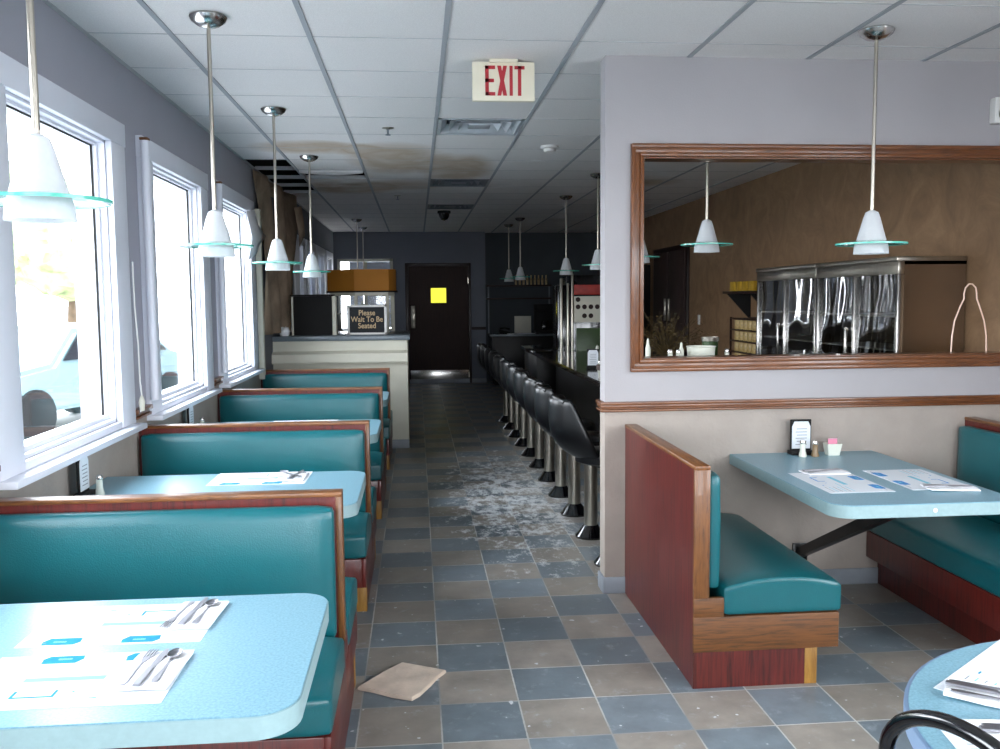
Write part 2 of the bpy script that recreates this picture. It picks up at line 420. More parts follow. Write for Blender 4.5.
WZ0, WZ1 = .948, 2.28            # glass opening heights on the window wall
left_win = [(-.24, .86), (1.56, 2.66), (3.38, 4.48), (5.16, 6.26), (6.94, 8.04), (10.75, 11.7), (12.3, 13.0), (13.5, 14.3), (14.9, 15.6)]
def wall_cells(mb, fixed, t0, t1, s0, s1, z0, z1, holes, breaks, matf):
    S = sorted({s0, s1, *[h[0] for h in holes], *[h[1] for h in holes]}); Z = sorted({z0, z1, *[h[2] for h in holes], *[h[3] for h in holes], *breaks})
    for a, b in zip(S, S[1:]):
        for c, d in zip(Z, Z[1:]):
            ms, mz = (a + b) / 2, (c + d) / 2
            if any(h[0] < ms < h[1] and h[2] < mz < h[3] for h in holes): continue
            if fixed == 'x': mb.box(t0, t1, a, b, c, d, m=matf(ms, mz))
            else: mb.box(a, b, t0, t1, c, d, m=matf(ms, mz))
mb = MB(); wall_cells(mb, 'x', WL - .16, WL, FY, 8.6, 0, H + .4, [(a, b, WZ0, WZ1) for a, b in left_win if a < 8.5], (.95,), lambda s, z: 1 if z < .95 else 0)
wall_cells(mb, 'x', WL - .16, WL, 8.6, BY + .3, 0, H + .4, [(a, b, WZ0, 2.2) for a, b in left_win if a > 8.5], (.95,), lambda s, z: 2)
struct(mb, 'wall_left', ['wall_up', 'wall_low', 'wall_far'], smooth=False)
# partition with the serving opening
OX0, OX1, OZ0, OZ1 = 1.133, 3.28, 1.207, 2.223
mb = MB(); wall_cells(mb, 'y', PY, PY + .12, .945, WR, 0, H, [(OX0, OX1, OZ0, OZ1)], (.97,), lambda s, z: 1 if z < .97 else 0)
struct(mb, 'wall_partition', ['wall_up2', 'wall_low'], smooth=False)
# right walls: brown stucco behind the partition, lilac in the dining area
mb = MB().box(WR, WR + .12, PY + .12, BY + .3, 0, H, m=0); struct(mb, 'wall_right', ['wall_brown'], smooth=False)
mb = MB(); wall_cells(mb, 'x', WR, WR + .12, FY, PY + .12, 0, H, [(-.9, 2.3, .9, 2.3)], (.97,), lambda s, z: 1 if z < .97 else 0); struct(mb, 'wall_right', ['wall_up2', 'wall_low'], smooth=False)
# wall behind the camera: two broad windows
bw = [(-1.0, .9), (1.3, 3.1)]
mb = MB(); wall_cells(mb, 'y', FY - .16, FY, WL - .16, WR + .12, 0, H, [(a, b, .8, 2.4) for a, b in bw], (), lambda s, z: 0); struct(mb, 'wall_front', ['wall_up2'], smooth=False)
# back wall
mb = MB(); wall_cells(mb, 'y', BY, BY + .14, WL, 1.24, 0, H, [(-1.34, -.46, 1.0, 2.19), (-.2, .975, 0, 2.16)], (), lambda s, z: 0)
mb.box(1.24, WR, BY + .25, BY + .4, 0, H, m=1); mb.box(1.1, 1.24, BY + .14, BY + .4, 0, H, m=1)
mb.box(-.25, 1.0, BY + .14, BY + .2, 0, 2.3, m=1)
struct(mb, 'wall_back', ['wall_far', 'wall_dark'], smooth=False)

# ceiling: square panels between tees, with fallen panels by the window wall
GX0, GY0, G = .1479, 3.6527, .6096
xs = [WL] + [GX0 + k * G for k in range(-2, 6)] + [WR]
ys = [FY] + [GY0 + j * G for j in range(-10, 21) if GY0 + j * G < BY + .3] + [BY + .4]
missing = set()
mb = MB(); t = mb.bm
miss_cells = [(-1.45, y) for y in (7.92, 8.53, 9.14, 9.75)] + [(-1.07, 8.53)]
vent_cells = [(GX0, GY0 + 4 * G), (GX0, GY0 + 9 * G), (GX0, GY0 + 13 * G)]
for a, b in zip(xs, xs[1:]):
    for c, d in zip(ys, ys[1:]):
        if any(abs(a - p) < .02 and abs(c - q) < .02 for p, q in miss_cells + vent_cells): continue
        mb.box(a, b, c, d, H, H + .016)
struct(mb, 'ceiling', 'ceiling', smooth=False)
mb = MB()
for x in xs[1:-1]: mb.box(x - .012, x + .012, FY, BY + .25, H - .005, H + .03)
mb.box(WL, WL + .02, FY, BY, H - .004, H - .0005, m=1)
for y in ys[1:-1]: mb.box(WL, WR, y - .003, y + .003, H - .002, H + .02, m=1)
for y in (7.92, 8.53, 9.14, 9.75, 10.36): mb.box(WL, -1.07, y - .009, y + .009, H - .004, H + .03)
mb.box(-1.07, -.46, 9.126, 9.15, H - .004, H + .03, m=1); mb.box(-1.07, -.46, 8.518, 8.542, H - .004, H + .03, m=1)
struct(mb, 'trim_1', ['tee', 'tee_thin'], smooth=False)
struct(MB().box(WL - .16, WR + .1, FY - .1, BY + .4, H + .45, H + .5), 'ceiling', 'dark', smooth=False)
mb = MB(); mb.box(WL, WL + .005, 7.3, 11, H + .02, H + .44); mb.box(-.4, -.38, 7.3, 11, H + .02, H + .44); mb.box(WL, -.4, 11, 11.02, H + .02, H + .44); mb.box(WL, -.4, 7.3, 7.32, H + .02, H + .44)
struct(mb, 'trim_2', 'dark', smooth=False)

# sagging panel that has slipped from its tee
mb = MB(); t = mb.bm; nx, ny = 12, 6; g = []
for i in range(nx + 1):
    for j in range(ny + 1):
        u, v = i / nx, j / ny
        x = -1.055 + .58 * u; y = 8.545 + (.015 + .13 * (1 - (2 * u - 1) ** 2)) * v
        z = H - .006 - .015 * v
        g.append(t.verts.new((x, y, z)))
for i in range(nx):
    for j in range(ny):
        a = i * (ny + 1) + j; t.faces.new((g[a], g[a + 1], g[a + ny + 2], g[a + ny + 1]))
o = mb.build('ceiling_tile', 'ceiling', solid=.014); tag(o, 'white ceiling tile sagging out of its grid beside the dark hole', 'ceiling tile')

# chair rail, baseboards
def rail(mb, x0, x1, y, z, d=.022, ax='y'):
    for (za, zb, dd) in ((0, .012, d), (.012, .02, d * .55), (.02, .036, d * .8), (.036, .051, d * 1.1)):
        mb.box(x0, x1, y - dd, y, z + za, z + zb, bev=.003)
mb = MB(); rail(mb, .92, WR, PY, .944)
for (za, zb, dd) in ((0, .012, .022), (.012, .02, .012), (.02, .036, .018), (.036, .051, .024)): mb.box(.945 - dd, .945, PY - .01, PY + .12, .944 + za, .944 + zb, bev=.003)
struct(mb, 'trim_3', 'oak_red')
mb = MB()
for a, b in ((4.70, 4.945), (6.475, 6.73), (2.87, 3.165)): 
    for (za, zb, dd) in ((0, .014, .022), (.014, .03, .012), (.03, .052, .03)): mb.box(WL, WL + dd + .01, a, b, .925 + za, .925 + zb, bev=.002)
struct(mb, 'trim_4', 'oak_red')
mb = MB(); rail(mb, .98, 1.24, BY, .96); struct(mb, 'trim_5', 'door_frame')
struct(MB().box(.935, WR, PY - .012, PY, 0, .084, bev=.003).box(.933, .945, PY, PY + .12, 0, .084, bev=.003), 'baseboard_partition', 'base_tile')
struct(MB().box(WL, WL + .012, FY, BY, 0, .084, bev=.003), 'baseboard_left', 'base_tile')
struct(MB().box(WL, 1.24, BY - .012, BY, 0, .08, bev=.003), 'baseboard_back', 'base_tile')

# timber frame of the opening
mb = MB()
def fr(mb, a, b, c, d):      # outer x0,x1,z0,z1 picture frame with moulded steps
    for k, (ins, w, dep) in enumerate(((0, .02, .028), (.016, .03, .02), (.044, .02, .03))):
        x0, x1, z0, z1 = a + ins, b - ins, c + ins, d - ins
        mb.box(x0, x1, PY - dep, PY + .002, z0, z0 + w, bev=.004); mb.box(x0, x1, PY - dep, PY + .002, z1 - w, z1, bev=.004)
        mb.box(x0, x0 + w, PY - dep + .0006, PY + .002, z0 + w - .003, z1 - w + .003, bev=.004, m=1); mb.box(x1 - w, x1, PY - dep + .0006, PY + .002, z0 + w - .003, z1 - w + .003, bev=.004, m=1)
fr(mb, 1.073, OX1 + .06, 1.147, 2.285)
mb.box(OX0 - .003, OX1 + .003, PY, PY + .14, OZ0 - .006, OZ0 + .008, m=0); mb.box(OX0 - .003, OX1 + .003, PY, PY + .12, OZ1 - .008, OZ1 + .005, m=0)
mb.box(OX0 - .003, OX0 + .01, PY, PY + .12, OZ0, OZ1, m=1); mb.box(OX1 - .01, OX1 + .003, PY, PY + .12, OZ0, OZ1, m=1)
struct(mb, 'trim_6', ['oak_red', 'oak_red_v'])

# windows of the window wall
for k, (a, b) in enumerate(left_win):
    top = WZ1 if a < 8.5 else 2.2
    w = sroot('window_%d' % (k + 1), (WL, (a + b) / 2, .9))
    mb = MB(); cw = .2
    mb.box(WL, WL + .03, a - cw, a, .9145, top, bev=.003); mb.box(WL, WL + .03, b, b + cw, .9145, top, bev=.003)
    mb.box(WL, WL + .034, a - cw - .004, b + cw + .004, top, top + .11, bev=.003)
    mb.build('casing', 'white_paint', w, world=True)
    mb = MB(); xg = WL - .06
    mb.box(WL - .16, WL, a - .001, a + .012, WZ0, top); mb.box(WL - .16, WL, b - .012, b + .001, WZ0, top)
    mb.box(WL - .16, WL, a, b, top - .012, top + .001); mb.box(WL - .16, WL, a, b, WZ0 - .001, WZ0 + .015)
    for (c, d) in ((a + .011, a + .03), (b - .03, b - .011)): mb.box(xg - .03, xg + .03, c, d, WZ0, top, bev=.003)
    mb.box(xg - .0297, xg + .0297, a, b, WZ0, WZ0 + .035, bev=.003); mb.box(xg - .0297, xg + .0297, a, b, top - .025, top, bev=.003)
    mb.box(xg + .004, xg + .012, b - .038, b - .03, WZ0 + .03, top - .02, m=1)
    mb.box(xg + .004, xg + .012, a + .03, b - .03, top - .031, top - .0255, m=1)
    mb.build('window_frame', ['white_paint', 'black'], w, world=True)
    MB().box(xg - .003, xg + .003, a + .02, b - .02, WZ0 + .02, top - .02).build('pane', 'glass_pane', w, world=True, smooth=False)
    MB().box(WL - .01, WL + .085, a - cw, b + cw, .886, .914, bev=.005).box(WL, WL + .026, a + .001, b - .001, .9145, WZ0 - .001, bev=.003).build('sill', 'white_paint', w, world=True)
    if a > 8.5:  # closed slats added to keep daylight out of the far end
        mb = MB(); z = WZ0 + .06
        while z < top - .03: mb.box(xg + .035, xg + .038, a + .02, b - .02, z, z + .0095); z += .011
        mb.build('blind', 'blind', w, world=True, smooth=False)
for k, (a, b) in enumerate(bw):
    w = sroot('window_%d' % (len(left_win) + 1 + k), ((a + b) / 2, FY, .8))
    mb = MB()
    for c, d, e, f in ((a - .1, a, .7, 2.5), (b, b + .1, .7, 2.5), (a - .1, b + .1, 2.4, 2.5), (a - .1, b + .1, .7, .8)): mb.box(c, d, FY, FY + .03, e, f, bev=.004)
    mb.box((a + b) / 2 - .025, (a + b) / 2 + .025, FY - .12, FY - .06, .8, 2.4)
    mb.build('window_frame', 'white_paint', w, world=True)
    MB().box(a, b, FY - .1, FY - .094, .8, 2.4).build('pane', 'glass_pane', w, world=True, smooth=False)
# right foreground window
w = sroot('window_%d' % (len(left_win) + 3), (WR, .7, .9))
mb = MB(); mb.box(WR - .03, WR, -1.0, 2.4, 2.3, 2.4, bev=.004).box(WR - .03, WR, -1, 2.4, .8, .9, bev=.004).box(WR - .03, WR, 2.3, 2.4, .9, 2.3, bev=.004).box(WR - .03, WR, -1, -.9, .9, 2.3, bev=.004).build('window_frame', 'white_paint', w, world=True)
MB().box(WR + .05, WR + .056, -.9, 2.3, .9, 2.3).build('pane', 'glass_pane', w, world=True, smooth=False)
# back wall window with blind
w = sroot('window_%d' % (len(left_win) + 4), (-.9, BY, 1))
mb = MB()
for c, d, e, f in ((-1.39, -1.34, .95, 2.24), (-.46, -.41, .95, 2.24), (-1.39, -.41, 2.19, 2.24), (-1.39, -.41, .95, 1.0), (-.93, -.87, 1, 2.19)): mb.box(c, d, BY - .025, BY + .03, e, f, bev=.004)
mb.build('window_frame', 'cream_paint', w, world=True)
MB().box(-1.34, -.46, BY + .06, BY + .066, 1, 2.19).build('pane', 'glass_pane', w, world=True, smooth=False)
mb = MB(); z = 1.02
while z < 2.185: mb.box(-.87, -.46, BY + .02, BY + .023, z, z + .0109); mb.box(-1.18, -.94, BY + .02, BY + .023, z, z + .0109); z += .011
mb.build('blind', 'blind', w, world=True, smooth=False)

# back door
w = sroot('door_1', (.39, BY, 0))
MB().box(-.2, -.144, BY - .03, BY + .1, 0, 2.16, bev=.004).box(.936, .975, BY - .03, BY + .1, 0, 2.16, bev=.004).box(-.2, .975, BY - .03, BY + .1, 2.108, 2.16, bev=.004).build('door_frame', 'door_frame', w, world=True)
mb = MB(); wall_cells(mb, 'y', BY + .0, BY + .045, -.14, .932, .015, 2.104, [(.255, .53, 1.45, 1.715)], (), lambda s, z: 0); dl = mb.build('door_leaf', 'door_brown', w, world=True, smooth=False)
MB().box(-.13, .92, BY - .003, BY - .0005, .024, .24, bev=.001).build('kick_plate', 'chrome', w, world=True)
MB().box(.255, .53, BY + .015, BY + .03, 1.45, 1.715).build('lit_pane', 'yellow_pane', w, world=True)
MB().box(-.105, -.03, BY - .02, BY, 1.0, 1.4, bev=.006).box(-.085, -.05, BY - .05, BY - .02, 1.1, 1.3, bev=.008).build('door_handle', 'steel', w, world=True)
MB().box(.918, .93, BY - .012, BY, .1, .2).box(.918, .93, BY - .012, BY, 1.8, 1.9).build('hinge', 'steel', w, world=True)

# torn wall covering and bare board beyond the third window
mb = MB(); t = mb.bm; ny_, nz_ = 26, 22; g = []
random.seed(11)
for i in range(ny_ + 1):
    for j in range(nz_ + 1):
        u, v = i / ny_, j / nz_
        yR = 10.55 - 1.0 * (1 - v) + .12 * math.sin(v * 9)
        y = (8.62 - .34 * v * v) + (yR - 8.62 + .34 * v * v) * u
        z = 1.2 + (2.68 - 1.2) * v
        x = WL + .02 + .05 * math.sin(u * 9 + v * 3) ** 2 + .10 * u * u * (1 - v * .4) + random.uniform(0, .008)
        g.append(t.verts.new((x, y, z)))
for i in range(ny_):
    for j in range(nz_):
        a = i * (nz_ + 1) + j
        if (i in (9, 10, 11) and 15 < j < 20) or (i in (18, 19) and 10 < j < 15): continue
        t.faces.new((g[a], g[a + 1], g[a + nz_ + 2], g[a + nz_ + 1]))
o = mb.build('torn_wallpaper', 'torn', solid=.004); tag(o, 'brown torn wall covering hanging loose on the window wall under the ceiling hole', 'wallpaper')
mb = MB(); t = mb.bm
def flap(mb, pts, x, bulge):
    t = mb.bm; c = (sum(p[0] for p in pts) / len(pts), sum(p[1] for p in pts) / len(pts))
    vc = t.verts.new((x + bulge, c[0], c[1])); vs = [t.verts.new((x + (bulge * .6 if i % 2 else 0), p[0], p[1])) for i, p in enumerate(pts)]
    for i in range(len(vs)): t.faces.new((vc, vs[i], vs[(i + 1) % len(vs)]))
flap(mb, [(7.80, 2.27), (8.05, 2.30), (8.35, 2.2), (8.62, 2.11), (8.4, 2.03), (8.1, 1.93), (7.82, 1.86), (7.9, 2.05)], WL + .045, .04)
o = mb.build('wallpaper_flap', 'torn_white', solid=.004); tag(o, 'white torn wallpaper flap curling off beside the third window', 'wallpaper')
mb = MB(); flap(mb, [(9.9, 2.5), (10.2, 2.55), (10.5, 2.45), (10.45, 2.25), (10.2, 2.1), (9.95, 2.2)], WL + .17, .06)
o = mb.build('wallpaper_flap', 'torn', solid=.004); tag(o, 'small tan scrap of torn paper high on the wall past the ceiling hole', 'wallpaper')
struct(MB().box(WL, WL + .05, 8.44, 8.5, .8, 2.35, bev=.006), 'trim_7', 'cream_paint')
# cream drape hanging at the far window
mb = MB(); t = mb.bm; g = []
for i in range(25):
    for j in range(2):
        u = i / 24; z = (1.2, 2.25)[j]
        g.append(t.verts.new((WL + .1 + .025 * math.sin(u * 30) - .02 * j, 10.3 + (.55 if j else .25) * u, z)))
for i in range(24): t.faces.new((g[2 * i], g[2 * i + 1], g[2 * i + 3], g[2 * i + 2]))
o = mb.build('curtain', 'torn_white', solid=.003); tag(o, 'narrow pale curtain hanging on the window wall behind the host counter', 'curtain')

# blind cord tangle between first and second windows
pts = [(WL + .05, 4.66, 1.72), (WL + .05, 4.665, 1.5), (WL + .055, 4.68, 1.3), (WL + .05, 4.70, 1.12), (WL + .06, 4.70, 1.0), (WL + .055, 4.675, .97), (WL + .06, 4.69, 1.03), (WL + .05, 4.71, 1.1)]
r = thing('blind_pull', 'white blind cord dangling beside the nearest window', 'blind pull', (WL + .05, 4.67, 1.72))
MB().tube(pts, .004, 6).build('cord', 'plastic_white', r, world=True)
MB().lathe([(0, 0), (.012, .004), (.016, .05), (.006, .08), (0, .082)], (WL + .06, 4.685, .97), 12).build('tassel', 'cream_paint', r, world=True)
# roller pole left of second window
for (yy, lab) in ((4.95, 'white upright blind tube beside the near edge of the second window'), (6.73, 'white upright blind tube beside the near edge of the third window')):
    r = thing('blind_tube', lab, 'blind', (WL + .05, yy, 1.0), group='blind tubes between the windows')
    MB().lathe([(0, 0), (.024, 0), (.024, 1.36), (0, 1.36)], (0, 0, 0), 14).build('tube', 'white_paint', r)
    MB().box(-.022, .022, -.024, .024, 1.361, 1.375, bev=.004).build('bracket', 'oak_plank', r)

# ------------------------------------------------------------------ booth benches
def make_bench(label, L, sides, group, fm='oak_plank', pd=.42):
    e0 = 0 if len(sides) > 1 else -.03
    r = thing('booth_bench', label, 'booth', (0, 0, 0), 0, group)
    MB().box(-L, -.021, -.028, .028, 0, .866).build('back_panel', 'lam_red', r, smooth=False)
    MB().box(-L, 0, -.031, .031, .864, .88, bev=.003).build('edge_trim', 'oak_edge', r)
    MB().box(-.021, 0, -.031, .031, .361, .865, bev=.003).build('end_trim', 'oak_edge_v', r)
    for s in sides:
        def B(mb, x0, x1, v0, v1, z0, z1, **k): return mb.box(x0, x1, min(s * v0, s * v1), max(s * v0, s * v1), z0, z1, **k)
        mb = MB(); mb.cushion(-L + .02, -.024, min(s * .028, s * .085), max(s * .028, s * .085), .385, .842, r=.024, crown=.022, axis='y' if s > 0 else '-y', n=14)
        mb.build('backrest', 'vinyl', r)
        mb = MB(); mb.cushion(-L + .02, 0.004, min(s * .085, s * .567), max(s * .085, s * .567), .287, .405, r=.022, crown=.036, n=14)
        mb.build('seat', 'vinyl', r)
        mb = MB(); p = [(-.008, s * .09, .398), (-.004, s * .2, .418), (-.003, s * .32, .425), (-.004, s * .45, .418), (-.008, s * .555, .398)]
        mb = MB(); B(mb, -L, -.02, .03, .555, .146, .286, bev=.003); B(mb, -.021, 0, e0, .555, .146, .286, bev=.003); B(mb, -.021, 0, e0, .09, .2855, .361, bev=.003)
        mb.build('seat_frame', fm, r)
        mb = MB(); B(mb, -L, -.021, .028, pd, 0, .146); B(mb, -.021, -.006, e0, pd, 0, .146); mb.build('plinth', 'lam_red', r, smooth=False)
        mb = MB(); B(mb, -.06, -.004, pd, pd + .05, 0, .146, bev=.002); mb.build('leg', 'oak_yellow', r)
    return r
gb = 'double booth benches along the window wall'
BX = -.262
b0 = make_bench('teal double booth bench nearest the camera with the red-brown back rail', 1.185, (-1, 1), gb, 'lam_red')
b0.location = (BX, 3.062, 0)
for y, lab in ((4.83, 'second teal double booth bench from the camera along the windows'), (6.70, 'third teal double booth bench from the camera along the windows'), (8.53, 'farthest teal booth bench, against the white host counter')):
    dup(b0, (BX, y, 0), label=lab)
gr = 'single booth benches at the partition table'
ba = make_bench('single teal booth bench with its red laminate back turned to the aisle', 1.175, (1,), gr)
ba.location = (1.078, 3.322, 0); ba.rotation_euler = (0, 0, -PI / 2)
bb = make_bench('dark teal booth bench at the right edge, facing the aisle', 1.175, (-1,), gr, 'lam_red', .49)
bb.location = (2.905, 3.322, 0); bb.rotation_euler = (0, 0, -PI / 2)

# ------------------------------------------------------------------ tables
def make_table(label, L, W, group=None, r=.09):
    t = thing('dining_table', label, 'table', (0, 0, 0), 0, group)      # origin at the wall, table runs along +x
    P = roundrect(0, L, -W / 2, W / 2, r, (1, 0, 0, 1)); Q = roundrect(.002, L - .002, -W / 2 + .002, W / 2 - .002, r, (1, 0, 0, 1))
    MB().prism(P, .660, .7085, bev=.001).build('edge_band', 'edge_band', t)
    MB().prism(Q, .7085, .712, bev=.0008).build('tabletop', 'laminate', t)
    mb = MB()
    for (a, b) in (((.02, 0, .22), (.8, 0, .645)),):
        d = Vector(b) - Vector(a)
        mb.prism([(.0, .15), (.0, .20), (.92, .648), (1.02, .648), (1.02, .635)], -.022, .022, axis='y')
    mb.box(.0, .012, -.04, .04, .12, .23, bev=.003); mb.box(.1, 1.05, -.03, .03, .645, .66, bev=.002)
    mb.build('brace', 'black_metal', t)
    return t
gt = 'pale blue tables along the windows'
t0 = make_table('pale blue laminate table nearest the camera under the left pendant', 1.20, .75, gt)
t0.location = (WL, 2.125, 0)
TY = [2.125, 3.93, 5.79, 7.66]
for y, lab in zip(TY[1:], ('second pale blue table from the camera along the windows', 'third pale blue table from the camera along the windows', 'farthest pale blue table along the windows, mostly hidden by benches')):
    dup(t0, (WL, y, 0), label=lab)
tb = make_table('pale blue laminate table fixed to the partition below the serving opening', 1.195, .77)
tb.location = (1.985, PY, 0); tb.rotation_euler = (0, 0, -PI / 2)
MB().lathe([(0, 0), (.009, 0), (.009, .002), (0, .002)], seg=16).rot(PI / 2, 'Y').shift((1.195, .02, .685)).build('button', 'plastic_white', tb)

# round table at the lower right
RC = (1.45, 1.42); RR = .55
r = thing('round_table', 'round pale blue table cut off at the lower right corner', 'table', (RC[0], RC[1], 0))
circ = [(RR * math.cos(a * PI / 36), RR * math.sin(a * PI / 36)) for a in range(72)]
MB().prism(circ, .672, .7085, bev=.001).build('edge_band', pm('blue_table_edge', '#7f97b4', .4, var=.05), r)
MB().prism([(x * .985, y * .985) for x, y in circ], .7085, .712, bev=.001).build('tabletop', 'laminate', r)
MB().lathe([(0, .02), (.26, .02), (.26, .035), (.05, .07), (.04, .1), (.04, .62), (.16, .66), (.16, .672), (0, .672)], seg=28).build('pedestal', 'black_metal', r)
MB().lathe([(0, 0), (.25, 0), (.25, .02), (0, .02)], seg=28).build('foot', 'rubber', r)

# black bent-tube chair in front of the round table
ch = thing('dining_chair', 'black glossy metal chair with a hooped back at the lower right edge', 'chair', (1.07, 1.298, 0), math.radians(11.5))
# local: +x faces the table
def arch(x, w, zt, zb, n=22, lean=.06):
    P = []
    for i in range(n + 1):
        a = PI * i / n
        P.append((x - lean, w * math.cos(a), zt - w * .62 + w * .62 * math.sin(a)))
    return [(x + .03, w, zb)] + [(x - lean * .4, w, (zb + zt - w) / 2)] + P + [(x - lean * .4, -w, (zb + zt - w) / 2), (x + .03, -w, zb)]
mb = MB(); mb.tube(arch(-.18, .19, .857, .44), .0135, 12); mb.build('back_hoop', 'black_gloss', ch)
mb = MB(); mb.tube(arch(-.18, .11, .80, .44), .008, 10); mb.build('inner_hoop', 'black_gloss', ch)
MB().tube([(-.15, 0, .44), (-.20, 0, .6), (-.235, 0, .79)], .008, 8).build('spindle', 'black_gloss', ch)
MB().lathe([(0, .43), (.19, .43), (.205, .44), (.205, .455), (.18, .475), (0, .482)], seg=28).build('seat', 'black_vinyl', ch)
MB().lathe([(.185, .415), (.2, .415), (.2, .43), (.185, .43)], seg=28, closed=True).build('seat_ring', 'black_metal', ch)
for sx in (-1, 1):
    for sy in (-1, 1):
        MB().tube([(sx * .14, sy * .14, .42), (sx * .17, sy * .17, .2), (sx * .19, sy * .19, .0)], .011, 10).build('leg', 'black_metal', ch)

# ------------------------------------------------------------------ placemats, napkins, cutlery
def make_mat(label, patch, group, s=1):
    """0.43 x 0.28 m paper, long side along x, printed with panels"""
    mb = MB(); mb.box(-.215, .215, -.14, .14, 0, .0012)
    Z = .0016
    def pr(x0, x1, y0, y1, m): mb.box(x0, x1, y0, y1, .001, Z, m=m)
    if patch:
        for (x, y) in ((-.115, -.112), (.07, -.112)):
            mb.prism([(x - .042, y - .02), (x + .032, y - .02), (x + .044, y - .004), (x + .04, y + .022), (x - .034, y + .022), (x - .046, y + .0)], .001, Z, m=1)
            pr(x - .02, x + .01, y - .006, y + .003, 2)
        pr(-.06, .11, -.012, .008, 2)
        for (x0, x1, y0, y1) in ((.02, .10, .083, .089), (.016, .022, .055, .089), (.099, .105, .055, .089)): pr(x0, x1, y0, y1, 1)
        for k in range(6): pr(-.19, -.10, .11 - k * .018, .1125 - k * .018, 2 if k % 2 else 3)
        pr(-.02, -.015, .065, .07, 1); pr(-.075, -.06, .1, .104, 1); pr(-.19, -.15, -.12, -.117, 3); pr(.12, .17, -.125, -.122, 3); pr(-.09, -.03, .03, .033, 2)
    mats = ['paper', patch or 'ink_cyan', 'ink_pale', 'ink_grey']
    o = mb.build('placemat', mats, smooth=False); tag(o, label, 'placemat', group); return o
gm_ = 'printed paper placemats on the tables'
ZT = .7121
def place(o, x, y, rz=0, z=ZT): o.location = (x, y, z); o.rotation_euler = (0, 0, rz); return o
ma = place(make_mat('printed white placemat on the far side of the nearest table', 'ink_cyan', gm_), -.742, 2.303, math.radians(-1))
def copy1(o, lab, x, y, rz=0, z=ZT):
    c = o.copy(); C.objects.link(c); c['label'] = lab; place(c, x, y, rz, z); return c
copy1(ma, 'printed white placemat on the camera side of the nearest table', -.745, 1.968, PI)
copy1(ma, 'printed white placemat on the second table from the camera', -.722, 4.165, math.radians(-1))
copy1(ma, 'printed white placemat on the third table along the windows', -.755, 6.02, 0)
mbB = make_mat('printed placemat nearer the aisle bench on the partition table', 'ink_blue', gm_)
place(mbB, 1.825, 3.745, PI / 2)
copy1(mbB, 'printed placemat on the right half of the partition table', 2.19, 3.76, -PI / 2)
copy1(ma, 'printed placemat at the back of the round table', 1.31, 1.743, math.radians(37.4))
copy1(ma, 'printed placemat at the front of the round table by the black chair', 1.16, 1.42, math.radians(-10))

def make_fork(name='fork'):
    mb = MB(); n = [(0.005, -.095), (.0075, -.085), (.0055, -.06), (.0028, -.02), (.003, .02), (.009, .042), (.011, .055)]
    mb.prism([(x, y) for x, y in n] + [(-x, y) for x, y in n[::-1]], 0, .0022, bev=.0004)
    for k in range(4): x = -.0095 + k * .0063; mb.box(x - .0014, x + .0014, .052, .095, .0004, .0026, bev=.0003)
    return mb
def make_knife():
    mb = MB(); mb.prism([(-.008, -.1), (.008, -.1), (.0085, -.06), (.006, -.005), (-.006, -.005), (-.0085, -.06)], 0, .005, bev=.001)
    mb.prism([(-.0055, -.006), (.0055, -.006), (.0095, .02), (.0098, .07), (.005, .1), (-.003, .098), (-.0065, .06)], .001, .0028, bev=.0003); return mb
def make_spoon():
    mb = MB(); n = [(.005, -.09), (.0075, -.08), (.0055, -.055), (.0028, -.02), (.003, .03)]
    mb.prism([(x, y) for x, y in n] + [(-x, y) for x, y in n[::-1]], 0, .0022, bev=.0004)
    t = bmesh.new(); bmesh.ops.create_uvsphere(t, u_segments=16, v_segments=8, radius=1)
    bmesh.ops.delete(t, geom=[v for v in t.verts if v.co.z > .05], context='VERTS')
    for v in t.verts: v.co = Vector((v.co.x * .0165, v.co.y * .026 + .052, v.co.z * .007 + .0075))
    mb.merge(t); return mb
cut = {}
for nm, f in (('fork', make_fork), ('knife', make_knife), ('spoon', make_spoon)):
    o = f().build(nm, 'cutlery', solid=.0012 if nm == 'spoon' else 0); cut[nm] = o
used = set()
def put(nm, lab, x, y, rz, z, group=None):
    o = cut[nm]
    if nm in used: o = o.copy(); C.objects.link(o)
    used.add(nm); tag(o, lab, nm, group); place(o, x, y, rz, z); return o
def napkin(lab, x, y, rz, w=.12, d=.2, z=ZT + .0017):
    mb = MB(); mb.cushion(-w / 2, w / 2, -d / 2, d / 2, 0, .007, r=.003, crown=.002, n=6)
    for v in mb.bm.verts: v.co.z += max(0, .0025 * math.sin(v.co.y * 50 + v.co.x * 25))
    o = mb.build('napkin', 'napkin'); tag(o, lab, 'napkin', 'folded napkins'); place(o, x, y, rz, z); return o
ZN = ZT + .0108
D = math.radians
napkin('white napkin under cutlery on the far placemat of the nearest table', -.58, 2.335, D(-3), .12, .2)
put('fork', 'fork on the far placemat of the nearest table', -.622, 2.33, D(172), ZN)
put('knife', 'knife on the far placemat of the nearest table', -.588, 2.35, D(-5), ZN)
put('spoon', 'spoon on the far placemat of the nearest table', -.558, 2.345, D(-5), ZN)
napkin('white napkin under cutlery on the camera-side placemat of the nearest table', -.59, 1.985, D(-3), .12, .2)
put('fork', 'fork on the camera-side placemat of the nearest table', -.622, 1.995, D(-4), ZN)
put('knife', 'knife on the camera-side placemat of the nearest table', -.592, 1.99, D(-3), ZN)
put('spoon', 'spoon on the camera-side placemat of the nearest table', -.562, 2.0, D(-3), ZN)
napkin('white napkin under cutlery on the second window table', -.58, 4.17, 0, .12, .2)
put('fork', 'fork crossed on the second window table', -.60, 4.16, D(-55), ZN)
put('knife', 'knife crossed on the second window table', -.565, 4.17, D(-12), ZN + .003)
put('spoon', 'spoon crossed on the second window table', -.59, 4.17, D(40), ZN + .006)
